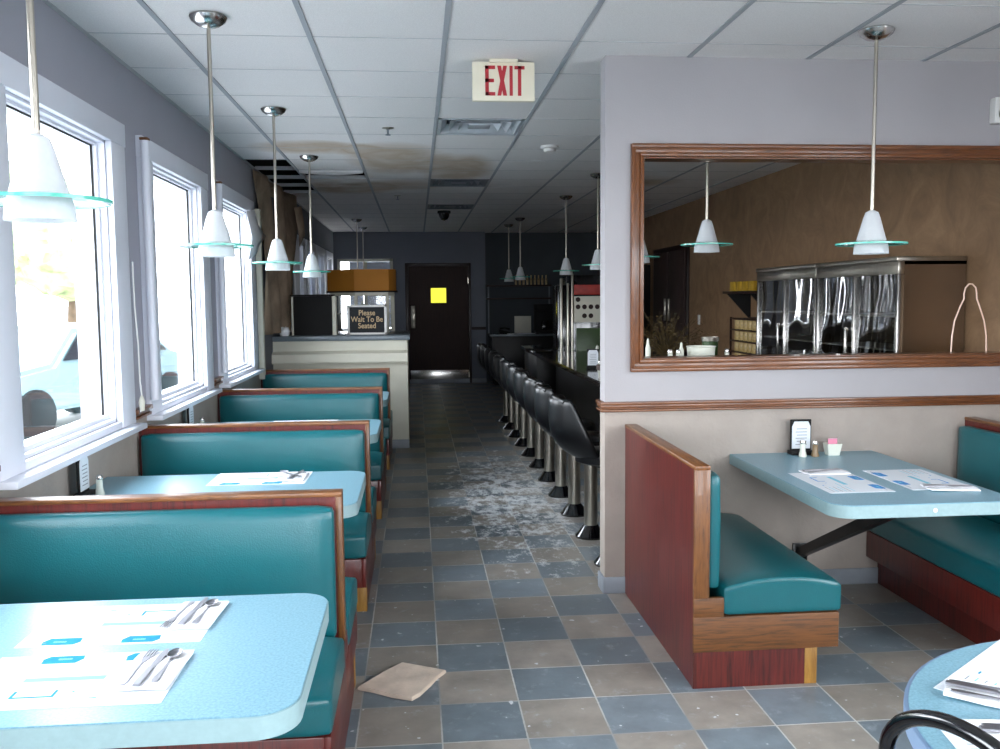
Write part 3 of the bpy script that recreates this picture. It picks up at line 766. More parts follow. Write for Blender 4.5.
napkin('folded napkin on the left placemat of the partition table', 1.85, 3.94, D(4), .2, .11)
put('fork', 'fork on the left napkin of the partition table', 1.845, 3.935, D(-70), ZN + .002)
put('knife', 'knife on the left napkin of the partition table', 1.85, 3.955, D(-86), ZN + .002)
napkin('folded napkin on the right placemat of the partition table', 2.215, 3.55, D(-8), .2, .12)
put('fork', 'fork on the right napkin of the partition table', 2.21, 3.565, D(-108), ZN + .002)
put('knife', 'knife on the right napkin of the partition table', 2.2, 3.54, D(-96), ZN + .002)
napkin('folded napkin at the back of the round table', 1.155, 1.655, D(-38), .2, .1)
put('fork', 'fork on the back napkin of the round table', 1.17, 1.675, D(-122), ZN + .002)
put('knife', 'knife on the back napkin of the round table', 1.155, 1.655, D(-128), ZN + .002)
put('spoon', 'spoon on the back napkin of the round table', 1.14, 1.63, D(-126), ZN + .002)
napkin('folded napkin at the front of the round table', 1.12, 1.50, D(-12), .2, .1)
put('fork', 'fork on the front napkin of the round table', 1.13, 1.52, D(-98), ZN + .002)
put('knife', 'knife on the front napkin of the round table', 1.12, 1.495, D(-104), ZN + .002)

# ------------------------------------------------------------------ condiments
def menu_stand(lab):
    r = thing('menu_holder', lab, 'menu holder', (0, 0, 0), 0, 'black menu holders')
    # faces local +x
    MB().box(-.012, .0, -.055, .055, .0, .18, bev=.003).box(-.03, .035, -.06, .06, 0, .02, bev=.004).build('stand', 'black', r)
    mb = MB(); mb.prism([(-.048, .03), (.048, .03), (.048, .145), (.036, .17), (-.036, .17), (-.048, .145)], 0.0, .003, axis='x')
    for k in range(6): mb.box(.003, .0036, -.03 + .006 * (k % 2), .03, .05 + k * .016, .054 + k * .016, m=1)
    mb.build('card', ['paper', 'ink_grey'], r)
    return r
def shaker(lab, mat, h=.085):
    r = thing('shaker', lab, 'shaker', (0, 0, 0), 0, 'salt and pepper shakers')
    MB().lathe([(0, 0), (.019, 0), (.02, .006), (.014, .03), (.0125, h - .02), (.0135, h - .016)], seg=16).build('body', mat, r)
    MB().lathe([(.0138, h - .018), (.0145, h - .01), (.011, h), (0, h + .002)], seg=16).build('lid', 'chrome', r)
    return r
m1 = menu_stand('black menu holder with white card against the partition'); m1.location = (1.955, 4.44, ZT); m1.rotation_euler = (0, 0, -PI / 2)
m2 = dup(m1, (WL + .055, 3.87, ZT), 0, 'black menu holder on the second window table')
m3 = dup(m1, (WL + .055, 5.68, ZT), 0, 'black menu holder on the third window table')
s1 = shaker('white salt shaker on the partition table', 'cup_white'); s1.location = (1.935, 4.37, ZT)
s2 = shaker('brown pepper shaker on the partition table', 'brown_glass', .08); s2.location = (2.0, 4.37, ZT)
dup(s1, (-1.345, 3.90, ZT), label='white salt shaker on the second window table')
dup(s1, (-1.345, 5.74, ZT), label='white salt shaker on the third window table')
r = thing('sugar_caddy', 'white sugar caddy holding pink packets on the partition table', 'sugar caddy', (2.105, 4.40, ZT))
mb = MB()
t = bmesh.new()
pr = [(.028, 0), (.036, .065)]
lo = [t.verts.new(v) for v in ((-.028, -.02, 0), (.028, -.02, 0), (.028, .02, 0), (-.028, .02, 0))]; hi = [t.verts.new(v) for v in ((-.038, -.027, .06), (.038, -.027, .06), (.038, .027, .06), (-.038, .027, .06))]
t.faces.new(lo[::-1])
for i in range(4): t.faces.new((lo[i], lo[(i + 1) % 4], hi[(i + 1) % 4], hi[i]))
mb.merge(t); mb.build('caddy', 'cup_white', r, solid=.003, smooth=False)
for k in range(5): MB().box(-.024, .024, -.0008, .0008, .008, .085).rot(D(-6 + 3 * k), 'X').shift((.002 * k - .004, -.016 + .008 * k, 0)).build('packet', 'pink' if k % 2 == 0 else 'paper', r, smooth=False)

# ------------------------------------------------------------------ pendants
def make_pendant(label, group, u=0):
    r = thing('pendant_lamp', label, 'pendant lamp', (0, 0, 0), 0, group)       # origin on the ceiling
    MB().lathe([(0, 0), (.074, 0), (.078, -.006), (.07, -.022), (.045, -.04), (.015, -.05), (0, -.05)], seg=28).build('canopy', 'chrome', r)
    MB().tube([(0, 0, -.045), (0, 0, -.815 + u)], .0085, 10).build('rod', 'steel', r)
    MB().lathe([(.0, -.802), (.012, -.803), (.028, -.812), (.038, -.84), (.05, -.885), (.064, -.935), (.074, -.965), (.077, -1.0), (.073, -1.0), (.06, -.94), (.035, -.85), (.02, -.82), (0, -.812)], (0, 0, u), seg=32).build('shade', 'frosted', r)
    mb = MB(); mb.lathe([(.068, -.940), (.152, -.952), (.152, -.958), (.068, -.946)], (0, 0, u), seg=40, closed=True)
    d = mb.build('glass_disc', 'disc_glass', r)
    MB().lathe([(.152, -.951), (.156, -.951), (.156, -.959), (.152, -.959)], (0, 0, u), seg=40, closed=True).build('rim', 'rim_glass', d)
    MB().lathe([(.0, -.985), (.02, -.98), (.028, -.955), (.02, -.92), (.012, -.88), (0, -.88)], (0, 0, u), seg=16).build('bulb', 'plastic_white', r)
    return r
gp = 'glass cone pendants over the window tables'
p0 = make_pendant('pendant lamp over the nearest table, at the left edge of the photo', gp); p0.location = (-.862, 2.2, H)
for y, lab in ((3.99, 'pendant lamp over the second window table'), (5.84, 'pendant lamp over the third window table'), (7.72, 'pendant lamp just in front of the ceiling hole'),
               (13.7, 'thin pendant rod behind the amber hutch, nearer one'), (15.2, 'thin pendant rod behind the amber hutch, nearest the back wall')):
    dup(p0, (-.85 if y < 5 else -.868, y, H), label=lab)
dup(p0, (2.076, 4.0, H), label='pendant lamp over the partition table at the right', group='pendant over the partition table')
pb = None
for x, y, lab in ((1.76, 5.4, 'pendant lamp seen through the serving opening'), (1.76, 7.05, 'pendant behind the left frame of the opening, only its disc edge showing'),
                  (1.76, 8.72, 'bar pendant beside the partition edge'), (1.76, 10.6, 'bar pendant over the steel cooler'), (1.55, 13.5, 'bar pendant near the back shelves, right one of the far pair'), (1.50, 14.7, 'bar pendant near the back shelves, left one of the far pair')):
    if pb is None: pb = make_pendant(lab, 'glass cone pendants over the bar', .08); pb.location = (x, y, H)
    else: dup(pb, (x, y, H), label=lab)

# ------------------------------------------------------------------ bar and stools
r = thing('bar_counter', 'long dark bar counter with a glossy top behind the stools', 'bar counter', (1.8, 10, 0))
MB().box(1.66, 2.1, 4.72, 10.8, .12, .83, bev=.004).build('front', 'bar_front', r, world=True)
MB().box(1.72, 2.05, 4.75, 10.75, 0, .12).build('toe_kick', 'black', r, world=True)
MB().prism(roundrect(1.40, 2.16, 4.70, 10.9, .06), .83, .873, bev=.008).build('countertop', 'bar_top', r, world=True)
MB().tube([(1.62, 4.8, .2), (1.62, 10.7, .2)], .02, 10).build('foot_rail', 'steel', r, world=True)
MB().box(1.45, 1.7, 10.95, 12.2, 0, .83, bev=.004).build('end_cabinet', 'bar_front', r, world=True)
MB().box(1.40, 1.72, 10.91, 12.3, .83, .873, bev=.008).build('end_top', 'bar_top', r, world=True)
# tables of the bar top edge stand on nothing: the front carries them
def make_stool(lab):
    r = thing('bar_stool', lab, 'bar stool', (0, 0, 0), 0, 'black bar stools on chrome posts along the bar')
    MB().lathe([(0, 0), (.098, 0), (.1, .012), (.085, .03), (.062, .06), (.045, .08), (0, .08)], seg=28).build('floor_plate', 'black_gloss', r)
    MB().lathe([(.043, .07), (.043, .575), (.0, .575)], seg=20).build('post', 'steel', r)
    MB().lathe([(0, .565), (.09, .565), (.11, .585), (0, .59)], seg=20).build('swivel', 'black_metal', r)
    # tub shell open to +x
    mb = MB(); t = mb.bm; nu, nv = 20, 14; g = []
    for j in range(nv + 1):
        v = (j / nv) ** 1.3; z = .588 + .375 * v; e = 1 - (1 - v) ** 4.7
        xb = -.06 - .285 * e; c = .03 - .16 * v; a = c - xb; w = .08 + .125 * min(1, e * 1.1) - .05 * max(0, v - .5)
        xf = .12 - .22 * v / .15 if v < .15 else -.10 - .15 * (v - .15) / .85
        th = math.acos(max(-.96, min(.9, (c - xf) / a)))
        for i in range(nu + 1):
            th_i = th * (2 * i / nu - 1)
            g.append(t.verts.new((c - a * math.cos(th_i), w * math.sin(th_i), z + (.012 * math.cos(th_i) if j == nv else 0))))
    for j in range(nv):
        for i in range(nu):
            q = j * (nu + 1) + i; t.faces.new((g[q], g[q + 1], g[q + nu + 2], g[q + nu + 1]))
    bmesh.ops.recalc_face_normals(t, faces=t.faces[:])
    mb.build('backrest', 'black_vinyl', r, solid=.03, sub=1)
    MB().lathe([(0, .592), (.15, .592), (.178, .605), (.18, .64), (.15, .662), (0, .668)], seg=24).shift((-.03, 0, 0)).build('seat', 'black_vinyl', r)
    MB().tube([(-.285 + .02 * math.cos(a) + .0, .17 * math.sin(a), .955) for a in []] or [(-.29, -.13, .952), (-.325, -.07, .966), (-.335, 0, .971), (-.325, .07, .966), (-.29, .13, .952)], .013, 8).build('top_roll', 'black_vinyl', r)
    return r
s0 = make_stool('bar stool half hidden behind the end of the partition'); s0.location = (1.088, 5.0, 0)
ordn = ['nearest fully visible black bar stool, beside the partition end', 'second visible bar stool from the partition end', 'third visible bar stool from the partition end', 'fourth visible bar stool from the partition end',
        'fifth visible bar stool from the partition end', 'sixth visible bar stool from the partition end', 'seventh visible bar stool from the partition end', 'eighth visible bar stool from the partition end', 'ninth visible bar stool from the partition end', 'farthest bar stool, deepest in the dark end of the row']
for k, lab in enumerate(ordn): dup(s0, (1.086, 5.605 + .605 * k, 0), rz=D((-4, 3, -8, 2, 5, -3, 0, 4, -5, 2)[k]), label=lab)

# things on the bar
def bottle(lab, x, y, z, h, rad, mat, grp, name='squeeze_bottle', cat='bottle'):
    r = thing(name, lab, cat, (x, y, z), 0, grp)
    MB().lathe([(0, 0), (rad, 0), (rad, h * .62), (rad * .55, h * .78), (0, h * .78)], seg=14).build('body', mat, r)
    MB().lathe([(rad * .58, h * .77), (rad * .4, h * .95), (0, h)], seg=12).build('cap', mat, r)
    return r
ZB = .874
menu = dup(m1, (1.60, 8.15, ZB), D(-100), 'menu holder standing on the dark bar top'); menu['group'] = 'black menu holders'
bottle('tall white squeeze bottle on the bar top beside the partition edge', 1.70, 8.45, ZB, .2, .03, 'cup_white', 'squeeze bottles on the bar')
dup(s1, (1.63, 8.0, ZB), label='salt shaker on the dark bar top')
dup(s2, (1.66, 7.95, ZB), label='pepper shaker on the dark bar top')

# service ledge behind the partition, seen through the opening
r = thing('service_shelf', 'dark service ledge just behind the sill of the opening', 'shelf', (2.1, 4.9, 1.1))
MB().box(1.0, 3.0, 4.621, 5.0, 1.12, 1.15, bev=.004).build('board', 'rack_wood', r, world=True)
for x in (1.1, 2.0, 2.9): MB().prism([(4.622, .95), (4.622, 1.12), (4.85, 1.12)], x, x + .02, axis='x').build('bracket', 'black_metal', r, world=True)
ZL = 1.151
gl_ = 'white shakers on the ledge behind the opening'
bottle('slim white bottle near the left frame of the opening', 1.262, 4.87, ZL, .15, .014, 'cup_white', gl_)
bottle('slim white bottle in the middle of the ledge, left of the bowl', 1.45, 4.87, ZL, .125, .014, 'cup_white', gl_)
dup(s1, (1.385, 4.86, ZL), label='left one of two short shakers on the ledge behind the opening', group=gl_)
dup(s1, (1.425, 4.84, ZL), label='right one of two short shakers on the ledge behind the opening', group=gl_)
dup(s1, (1.705, 4.86, ZL), label='short shaker on the ledge right of the white bowl', group=gl_)
o = MB().lathe([(0, 0), (.06, 0), (.072, .02), (.078, .095), (.083, .1), (.078, .1), (.07, .03), (0, .01)], seg=28).build('bowl', 'cup_white'); o.location = (1.565, 4.88, ZL)
tag(o, 'white bowl on the ledge behind the serving opening', 'bowl')
# back counter along the right wall
r = thing('back_counter', 'dark low counter along the brown wall, mostly hidden', 'counter', (3.2, 9, 0))
MB().box(2.95, WR - .004, 8.2, 10.9, .1, .8, bev=.005).build('cabinet', 'bar_front', r, world=True)
MB().box(2.9, WR - .004, 8.15, 10.95, .8, .84, bev=.005).build('worktop', 'bar_top', r, world=True)
MB().box(3.0, WR - .004, 8.25, 10.85, 0, .1).build('toe_kick', 'black', r, world=True)
r = thing('plant_pot', 'dark green round pot behind the white bowl', 'pot', (2.02, 6.1, ZB))
MB().lathe([(0, 0), (.04, 0), (.048, .1), (.055, .36), (.06, .365), (.052, .36), (.044, .1), (0, .05)], (0, 0, 0), 24).build('pot', 'cup_green', r)
MB().lathe([(.05, .34), (.06, .345), (.062, .37), (.055, .372), (.05, .35)], seg=24).build('rim', 'steel', r)
# dried plant in a basket on the bar end
r = thing('potted_plant', 'brown dried plant seen in the lower left of the opening', 'plant', (2.0, 7.1, ZB))
MB().lathe([(0, 0), (.08, 0), (.11, .16), (.115, .17), (.1, .17), (.07, .02), (0, .02)], seg=20).build('basket', 'rack_wood', r)
mb = MB(); random.seed(3)
for k in range(110):
    a, e, L = random.uniform(0, 2 * PI), random.uniform(.5, 1.45), random.uniform(.2, .5)
    d = Vector((math.cos(a) * math.cos(e), math.sin(a) * math.cos(e), math.sin(e)))
    p = Vector((0, 0, .14)); q = p + d * L; q.z -= .08 * L; mid = (p + q) / 2 + Vector((0, 0, .05))
    mb.tube([p, mid, q], [.003, .002, .001], 4)
    for s in range(5):
        c = p.lerp(q, .4 + .14 * s) + Vector([random.uniform(-.02, .02) for _ in range(3)]); w = random.uniform(.008, .02)
        v = [c + Vector([random.uniform(-w, w) for _ in range(3)]) for _ in range(4)]
        t = mb.bm; t.faces.new([t.verts.new(x) for x in v])
mb.build('foliage', 'plant', r, smooth=False)
# upright doors on the brown wall
r = sroot('door_2', (WR, 12, 0))
MB().box(WR - .03, WR, 11.28, 12.95, 0, 2.2, bev=.004).build('door_frame', 'door_frame', r, world=True)
MB().box(WR - .05, WR - .03, 11.36, 12.08, .02, 2.13, bev=.004).build('door_leaf', 'door_brown', r, world=True)
MB().box(WR - .05, WR - .03, 12.12, 12.86, .02, 2.13, bev=.004).build('door_leaf', 'door_brown', r, world=True)
for y in (12.02, 12.2): MB().box(WR - .075, WR - .05, y - .025, y + .025, 1.2, 1.5, bev=.004).build('door_handle', 'steel', r, world=True)
o = MB().box(WR - .012, WR, 10.83, 10.9, 1.18, 1.3, bev=.003).build('light_switch', 'plastic_white'); tag(o, 'pale switch plate on the brown wall beside the dark doors', 'switch')
r = thing('dark_cabinet', 'tall black cabinet at the left edge of the opening', 'cabinet', (3.2, 14, 0))
MB().box(2.95, WR - .004, 13.2, 14.6, 0.05, 2.0, bev=.01).build('body', 'black', r, world=True)
MB().box(2.93, 2.95, 13.25, 13.88, .1, 1.95, bev=.004).build('door', 'door_brown', r, world=True); MB().box(2.93, 2.95, 13.92, 14.55, .1, 1.95, bev=.004).build('door', 'door_brown', r, world=True)
MB().box(3.0, WR - .004, 13.25, 14.55, 0, .05).build('plinth', 'black', r, world=True)
# wall shelf with carton, rack with tan cans
r = thing('wall_shelf', 'small black bracket shelf on the brown wall', 'shelf', (WR - .1, 9.5, 1.57))
MB().box(WR - .27, WR, 8.42, 9.25, 1.55, 1.575, bev=.003).build('board', 'rack_wood', r, world=True)
for y in (8.5, 9.15): MB().prism([(WR, 1.28), (WR, 1.549), (WR - .25, 1.549)], y, y + .025, axis='y').build('bracket', 'black', r, world=True)
for k in range(4):
    o = MB().box(WR - .25, WR - .07, 8.43 + k * .17, 8.58 + k * .17, 1.576, 1.67, bev=.004).build('carton', 'yellow_box'); tag(o, 'yellow carton in the row on the small bracket shelf', 'carton', 'yellow cartons on the bracket shelf')
r = thing('can_rack', 'dark wooden rack stacked with tan cans beside the display cooler', 'rack', (WR - .14, 9.5, .84))
mb = MB()
for k in range(5): mb.box(WR - .24, WR - .02, 8.36, 9.1, .842 + k * .112, .854 + k * .112)
mb.box(WR - .04, WR - .02, 8.36, 9.1, .842, 1.31).box(WR - .24, WR - .22, 9.09, 9.1, .842, 1.31).box(WR - .24, WR - .22, 8.36, 8.37, .842, 1.31)
mb.build('shelves', 'rack_wood', r, world=True, smooth=False)
can = None
for k in range(4):
    for i in range(6):
        loc = (WR - .17, 8.42 + i * .12, .8545 + k * .112)
        if can is None:
            can = MB().lathe([(0, 0), (.042, 0), (.044, .004), (.044, .088), (.042, .092), (0, .092)], seg=16).build('can', 'can_tan'); can.location = loc
            tag(can, 'tan can on the dark rack beside the display cooler', 'can', 'tan cans on the rack')
        else: c = can.copy(); C.objects.link(c); c.location = loc

# glass-front display coolers
def cooler(y0, y1, lab):
    x0, x1, z1 = 3.006, WR - .005, 1.765
    r = thing('display_cooler', lab, 'display cooler', ((x0 + x1) / 2, (y0 + y1) / 2, 0), 0, 'glass-front display coolers on the brown wall')
    mb = MB(); mb.box(x0 + .04, x1, y0, y0 + .025, .05, z1 - .03); mb.box(x0 + .04, x1, y1 - .025, y1, .05, z1 - .03); mb.box(x0 + .04, x1, y0, y1, z1 - .05, z1 - .03); mb.box(x0, x1, y0, y1, .05, .3)
    mb.build('body', 'case_side', r, world=True, smooth=False)
    MB().box(x1 - .03, x1 - .012, y0 + .025, y1 - .025, .3, z1 - .05).build('back', 'black_gloss', r, world=True, smooth=False)
    MB().box(x0 - .012, x1, y0 - .004, y1 + .004, z1 - .03, z1, bev=.006).build('top', 'steel', r, world=True)
    MB().box(x0, x0 + .04, y0, y1, z1 - .11, z1 - .03, bev=.003).build('header', 'steel', r, world=True)
    mb = MB()
    for y in (y0, (y0 + y1) / 2 - .015, y1 - .03): mb.box(x0, x0 + .04, y, y + .03, .3, z1 - .11, bev=.003)
    mb.box(x0, x0 + .04, y0, y1, .3, .34, bev=.003); mb.build('door_frame', 'chrome', r, world=True)
    for a, b in ((y0 + .03, (y0 + y1) / 2 - .015), ((y0 + y1) / 2 + .015, y1 - .03)):
        mb = MB(); t = mb.bm; g = []; n1, n2 = 40, 50
        for i in range(n1 + 1):
            for j in range(n2 + 1):
                y = a + (b - a) * i / n1; z = .34 + (z1 - .11 - .34) * j / n2
                g.append(t.verts.new((x0 + .02 + (.0016 if y0 < 6 else .0006) * math.sin(y * 21 + 1.3 * math.sin(z * 5)) + (.0008 if y0 < 6 else .0004) * math.sin(z * 17 + y * 9), y, z)))
        for i in range(n1):
            for j in range(n2):
                q = i * (n2 + 1) + j; t.faces.new((g[q], g[q + 1], g[q + n2 + 2], g[q + n2 + 1]))
        d = mb.build('door_glass', 'cooler_glass', r, world=True)
    for z in (.62, .9, 1.16, 1.38):
        MB().box(x0 + .06, x1 - .03, y0 + .03, y1 - .03, z, z + .012).build('shelf', 'steel', r, world=True, smooth=False)
    MB().box(x0 - .03, x0 - .012, (y0 + y1) / 2 + .05, (y0 + y1) / 2 + .07, 1.0, 1.3, bev=.004).box(x0 - .03, x0, (y0 + y1) / 2 + .05, (y0 + y1) / 2 + .07, 1.0, 1.02).box(x0 - .03, x0, (y0 + y1) / 2 + .05, (y0 + y1) / 2 + .07, 1.28, 1.3).build('handle', 'chrome', r, world=True)
    MB().box(x0 + .02, x1, y0 + .02, y1 - .02, 0, .05).build('base', 'black', r, world=True)
    return r
M['cooler_glass'] = glassy('rippled_door_glass', (.62, .66, .66, 1), .2, .03)
cooler(5.44, 6.605, 'steel display cooler with rippled glass doors, the nearer and larger-looking one')
cooler(6.62, 7.81, 'steel display cooler with glass doors, the farther one beside the can rack')

# thin tube tracing a pale bottle-shaped outline on the sill of the opening
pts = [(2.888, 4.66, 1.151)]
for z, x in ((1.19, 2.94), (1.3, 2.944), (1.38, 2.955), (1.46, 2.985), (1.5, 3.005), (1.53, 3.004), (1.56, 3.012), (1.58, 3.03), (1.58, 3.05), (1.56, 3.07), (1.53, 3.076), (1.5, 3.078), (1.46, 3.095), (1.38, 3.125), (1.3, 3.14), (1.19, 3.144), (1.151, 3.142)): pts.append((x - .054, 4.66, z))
r = thing('bottle_outline', 'thin pale tube in a bottle-shaped outline at the right end of the opening', 'neon sign', (3.04, 4.66, 1.151))
MB().tube(pts, .004, 8).build('tube', 'pale_tube', r, world=True)
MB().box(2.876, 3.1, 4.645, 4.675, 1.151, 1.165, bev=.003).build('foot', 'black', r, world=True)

# tall steel cooler behind the bar, poster and red sign
r = thing('steel_cooler', 'tall steel cooler with a red sign and white poster behind the bar', 'cooler', (2.15, 11.3, 0))
MB().box(1.88, 2.6, 11.0, 11.6, .08, 1.8, bev=.01).build('body', 'black_gloss', r, world=True)
for x in (1.75, 1.83, 1.885): MB().box(x, x + .03, 10.97, 11.03, .1, (1.76, 1.7, 1.82)[int((x - 1.75) / .06)], bev=.01).build('door_edge', 'steel', r, world=True)
MB().box(1.74, 1.9, 11.03, 11.55, .08, 1.68, bev=.01).build('side_bay', 'black_gloss', r, world=True)
MB().box(1.92, 2.55, 10.985, 10.999, 1.56, 1.68, bev=.003).build('red_sign', 'red_sign', r, world=True)
mb = MB(); mb.box(1.92, 2.55, 10.985, 10.999, 1.22, 1.54, bev=.002)
for (x, z) in ((1.97, 1.41), (2.05, 1.41), (2.13, 1.41), (2.21, 1.41), (2.05, 1.3), (2.13, 1.3), (1.97, 1.5), (2.3, 1.3), (2.38, 1.41)):
    mb.lathe([(0, 0), (.026, 0), (.03, .002), (.02, .004), (0, .004)], seg=12, m=1)
    for v in mb.bm.verts[-1:]: pass
    bmv = [v for v in mb.bm.verts if abs(v.co.z) < .01 and v.co.length < .04]
    for v in bmv: v.co = Vector((x + v.co.x, 10.985 - v.co.z, z + v.co.y))
mb.build('poster', ['cream_paint', 'door_brown'], r, world=True, smooth=False)
MB().box(1.95, 2.5, 10.985, 10.999, .3, 1.15, bev=.003).build('lower_door', 'cup_green', r, world=True)
MB().box(1.76, 2.58, 11.03, 11.58, 0, .08).build('base', 'black', r, world=True)

# back shelf unit, counter, glasses
r = thing('back_shelves', 'two dark wall shelves in the unlit far corner', 'shelf', (1.8, 16.2, 1.5))
MB().box(1.25, 2.4, 16.05, 16.55, 1.5, 1.53, bev=.004).build('board', 'rack_wood', r, world=True)
MB().box(1.25, 2.4, 16.05, 16.55, 1.73, 1.76, bev=.004).build('board', 'rack_wood', r, world=True)
for x in (1.26, 2.35): MB().box(x, x + .025, 16.06, 16.08, .9, 1.76).build('upright', 'vent_dark', r, world=True)
g0 = None
for k in range(9):
    loc = (1.78 + k * .068, 16.2, 1.7605)
    if g0 is None:
        g0 = MB().lathe([(0, 0), (.02, 0), (.022, .1), (.012, .13), (.011, .17), (0, .17)], seg=12).build('bottle', 'bottle'); g0.location = loc; tag(g0, 'small bottle in the row on the top far shelf', 'bottle', 'bottles on the far top shelf')
    else: c = g0.copy(); C.objects.link(c); c.location = loc
r = thing('side_counter', 'dark counter with papers against the far wall', 'counter', (1.85, 16, 0))
MB().box(1.3, 2.5, 15.7, 16.28, .08, .86, bev=.005).build('cabinet', 'bar_front', r, world=True)
MB().box(1.26, 2.55, 15.64, 16.285, .86, .895, bev=.005).build('worktop', 'host_top', r, world=True)
MB().box(1.35, 2.45, 15.75, 16.25, 0, .08).build('toe_kick', 'black', r, world=True)
r = thing('coffee_machine', 'black coffee machine on the far counter', 'coffee machine', (2.25, 15.86, .896))
MB().box(-.18, .18, -.15, .15, 0, .06, bev=.01).build('base', 'black', r); MB().box(-.18, .18, .02, .15, .06, .4, bev=.01).build('body', 'black', r); MB().box(-.18, .18, -.15, .15, .4, .52, bev=.015).build('head', 'black', r)
MB().lathe([(0, .062), (.07, .062), (.08, .1), (.07, .2), (.05, .23), (0, .23)], (0, -.06, 0), 18).build('carafe', 'black_gloss', r)
o = MB().box(1.75, 2.05, 16.2, 16.24, .8965, 1.2, bev=.003).build('notice_board', 'cream_paint'); tag(o, 'pale board leaning on the far counter beside the coffee machine', 'board')
o = MB().box(-.22, .22, -.12, .12, 0, .008).rot(D(12), 'Z').build('papers', 'paper', smooth=False); o.location = (1.82, 15.82, .896); tag(o, 'white papers lying on the far counter', 'papers')
r = thing('telephone', 'small dark telephone on the far counter', 'telephone', (1.55, 16.05, .896))
MB().prism([(-.09, 0), (.09, 0), (.09, .03), (-.09, .07)], -.08, .08, bev=.004, axis='y').build('base', 'black', r); MB().tube([(-.09, -.05, .09), (0, -.05, .1), (.09, -.05, .08)], [.02, .012, .02], 10).build('handset', 'black', r)

# ------------------------------------------------------------------ host counter
r = thing('host_counter', 'white half wall with grey top behind the last booth', 'counter', (-.77, 9.4, 0))
MB().box(WL + .003, -.10, 9.235, 9.36, 0, 1.11, bev=.004).build('half_wall', 'cream_paint', r, world=True)
MB().box(-.25, -.10, 9.36, 10.5, 0, 1.11, bev=.004).build('side_panel', 'cream_paint', r, world=True)
MB().box(WL + .003, -.075, 9.2, 10.55, 1.11, 1.162, bev=.01).build('countertop', 'host_top', r, world=True)
MB().prism([(9.235, .88), (9.16, .885), (9.15, .9), (9.16, .98), (9.235, 1.01)], WL + .003, -.10, axis='x').build('ledge', 'cream_paint', r, world=True)
MB().box(WL + .003, -.097, 9.222, 9.235, 0, .09, bev=.003).build('base_strip', 'base_tile', r, world=True)
ZH = 1.163
r = thing('menu_box', 'black square panel box standing left on the host counter', 'box', (-1.06, 9.42, ZH))
MB().box(-.195, .195, -.02, .12, 0, .40, bev=.004).build('body', 'black', r)
MB().box(-.215, -.196, -.022, .12, 0, .395, bev=.003).build('side', 'cream_paint', r); MB().box(.196, .235, -.022, .12, 0, .395, bev=.003).build('side', 'cream_paint', r)
MB().box(-.225, .215, -.03, .125, .401, .415, bev=.003).build('top', 'black', r)
# seating sign
r = thing('seating_sign', 'black lettered sign in a white frame on the host counter', 'sign', (-.513, 9.42, ZH))
mb = MB()
for a, b, c, d in ((-.205, -.178, 0, .305), (.178, .205, 0, .305), (-.205, .205, .282, .305), (-.205, .205, 0, .02)): mb.box(a, b, -.012, .012, c, d, bev=.003)
mb.build('frame', 'plastic_white', r); MB().box(-.18, .18, -.005, .006, .015, .285).build('panel', 'sign_black', r, smooth=False)
def text(body, size, mat, parent, loc, name, ext=.001, sx=1, rot=(PI / 2, 0, 0), bold=0):
    cu = bpy.data.curves.new('t', 'FONT'); cu.body = body; cu.size = size; cu.align_x = 'CENTER'; cu.align_y = 'CENTER'; cu.extrude = ext; cu.space_line = .85; cu.offset = bold
    to = bpy.data.objects.new('t', cu); C.objects.link(to); dg = bpy.context.evaluated_depsgraph_get(); dg.update()
    me = bpy.data.meshes.new_from_object(to.evaluated_get(dg)); bpy.data.objects.remove(to); bpy.data.curves.remove(cu)
    me.transform(Matrix.Diagonal((sx, 1, 1, 1))); me.materials.clear(); me.materials.append(M[mat])
    o = bpy.data.objects.new(name, me); C.objects.link(o); o.parent = parent; o.location = loc; o.rotation_euler = rot; return o
text('Please\nWait To Be\nSeated', .078, 'sign_gold', r, (0, -.0065, .155), 'lettering', bold=.001, sx=.88)
o = MB().lathe([(0, 0), (.04, .0), (.05, .02), (.055, .05), (.04, .075), (.02, .09), (0, .095)], seg=18).build('crumpled_paper', 'napkin'); o.location = (-1.33, 9.28, ZH)
for v in o.data.vertices: v.co *= 1 + .18 * math.sin(v.co.x * 130 + v.co.z * 170) * math.cos(v.co.y * 120)
tag(o, 'crumpled white paper ball left of the black box on the host counter', 'paper')
# hutch with an amber canopy
r = thing('counter_hutch', 'cream hutch with a brown amber canopy standing on the host counter', 'hutch', (-.62, 10.0, ZH))
P = [(-.985, 10.22), (-.675, 9.95), (-.3, 9.95), (-.225, 10.05), (-.225, 10.45), (-.985, 10.45)]
MB().prism(P, 1.615, 1.85, bev=.004).build('canopy', 'amber', r, world=True)
MB().prism([(-.995, 10.21), (-.678, 9.94), (-.295, 9.94), (-.215, 10.045), (-.215, 10.46), (-.995, 10.46)], 1.60, 1.618).build('canopy_base', 'black', r, world=True)
MB().box(-.232, -.222, 10.06, 10.44, 1.62, 1.845).build('side_board', 'rack_wood', r, world=True)
MB().prism([(-.955, 10.235), (-.665, 9.975), (-.31, 9.975), (-.25, 10.06), (-.25, 10.42), (-.955, 10.42)], 1.565, 1.60).build('header', 'cream_paint', r, world=True)
for (x, y) in ((-.94, 10.25), (-.66, 9.995), (-.32, 9.995), (-.27, 10.4), (-.94, 10.4)): MB().box(x - .018, x + .018, y - .018, y + .018, ZH, 1.567, bev=.003).build('post', 'cream_paint', r, world=True)
for (a, b) in (((-.925, 10.24), (-.675, 10.015)), ((-.645, 9.995), (-.335, 9.995))):
    d = (Vector(b) - Vector(a)).normalized(); n = Vector((-d.y, d.x)) * .002
    MB().prism([Vector(a) + n, Vector(a) - n, Vector(b) - n, Vector(b) + n], ZH + .004, 1.56).build('glass', 'glass_pane', r, world=True, smooth=False)
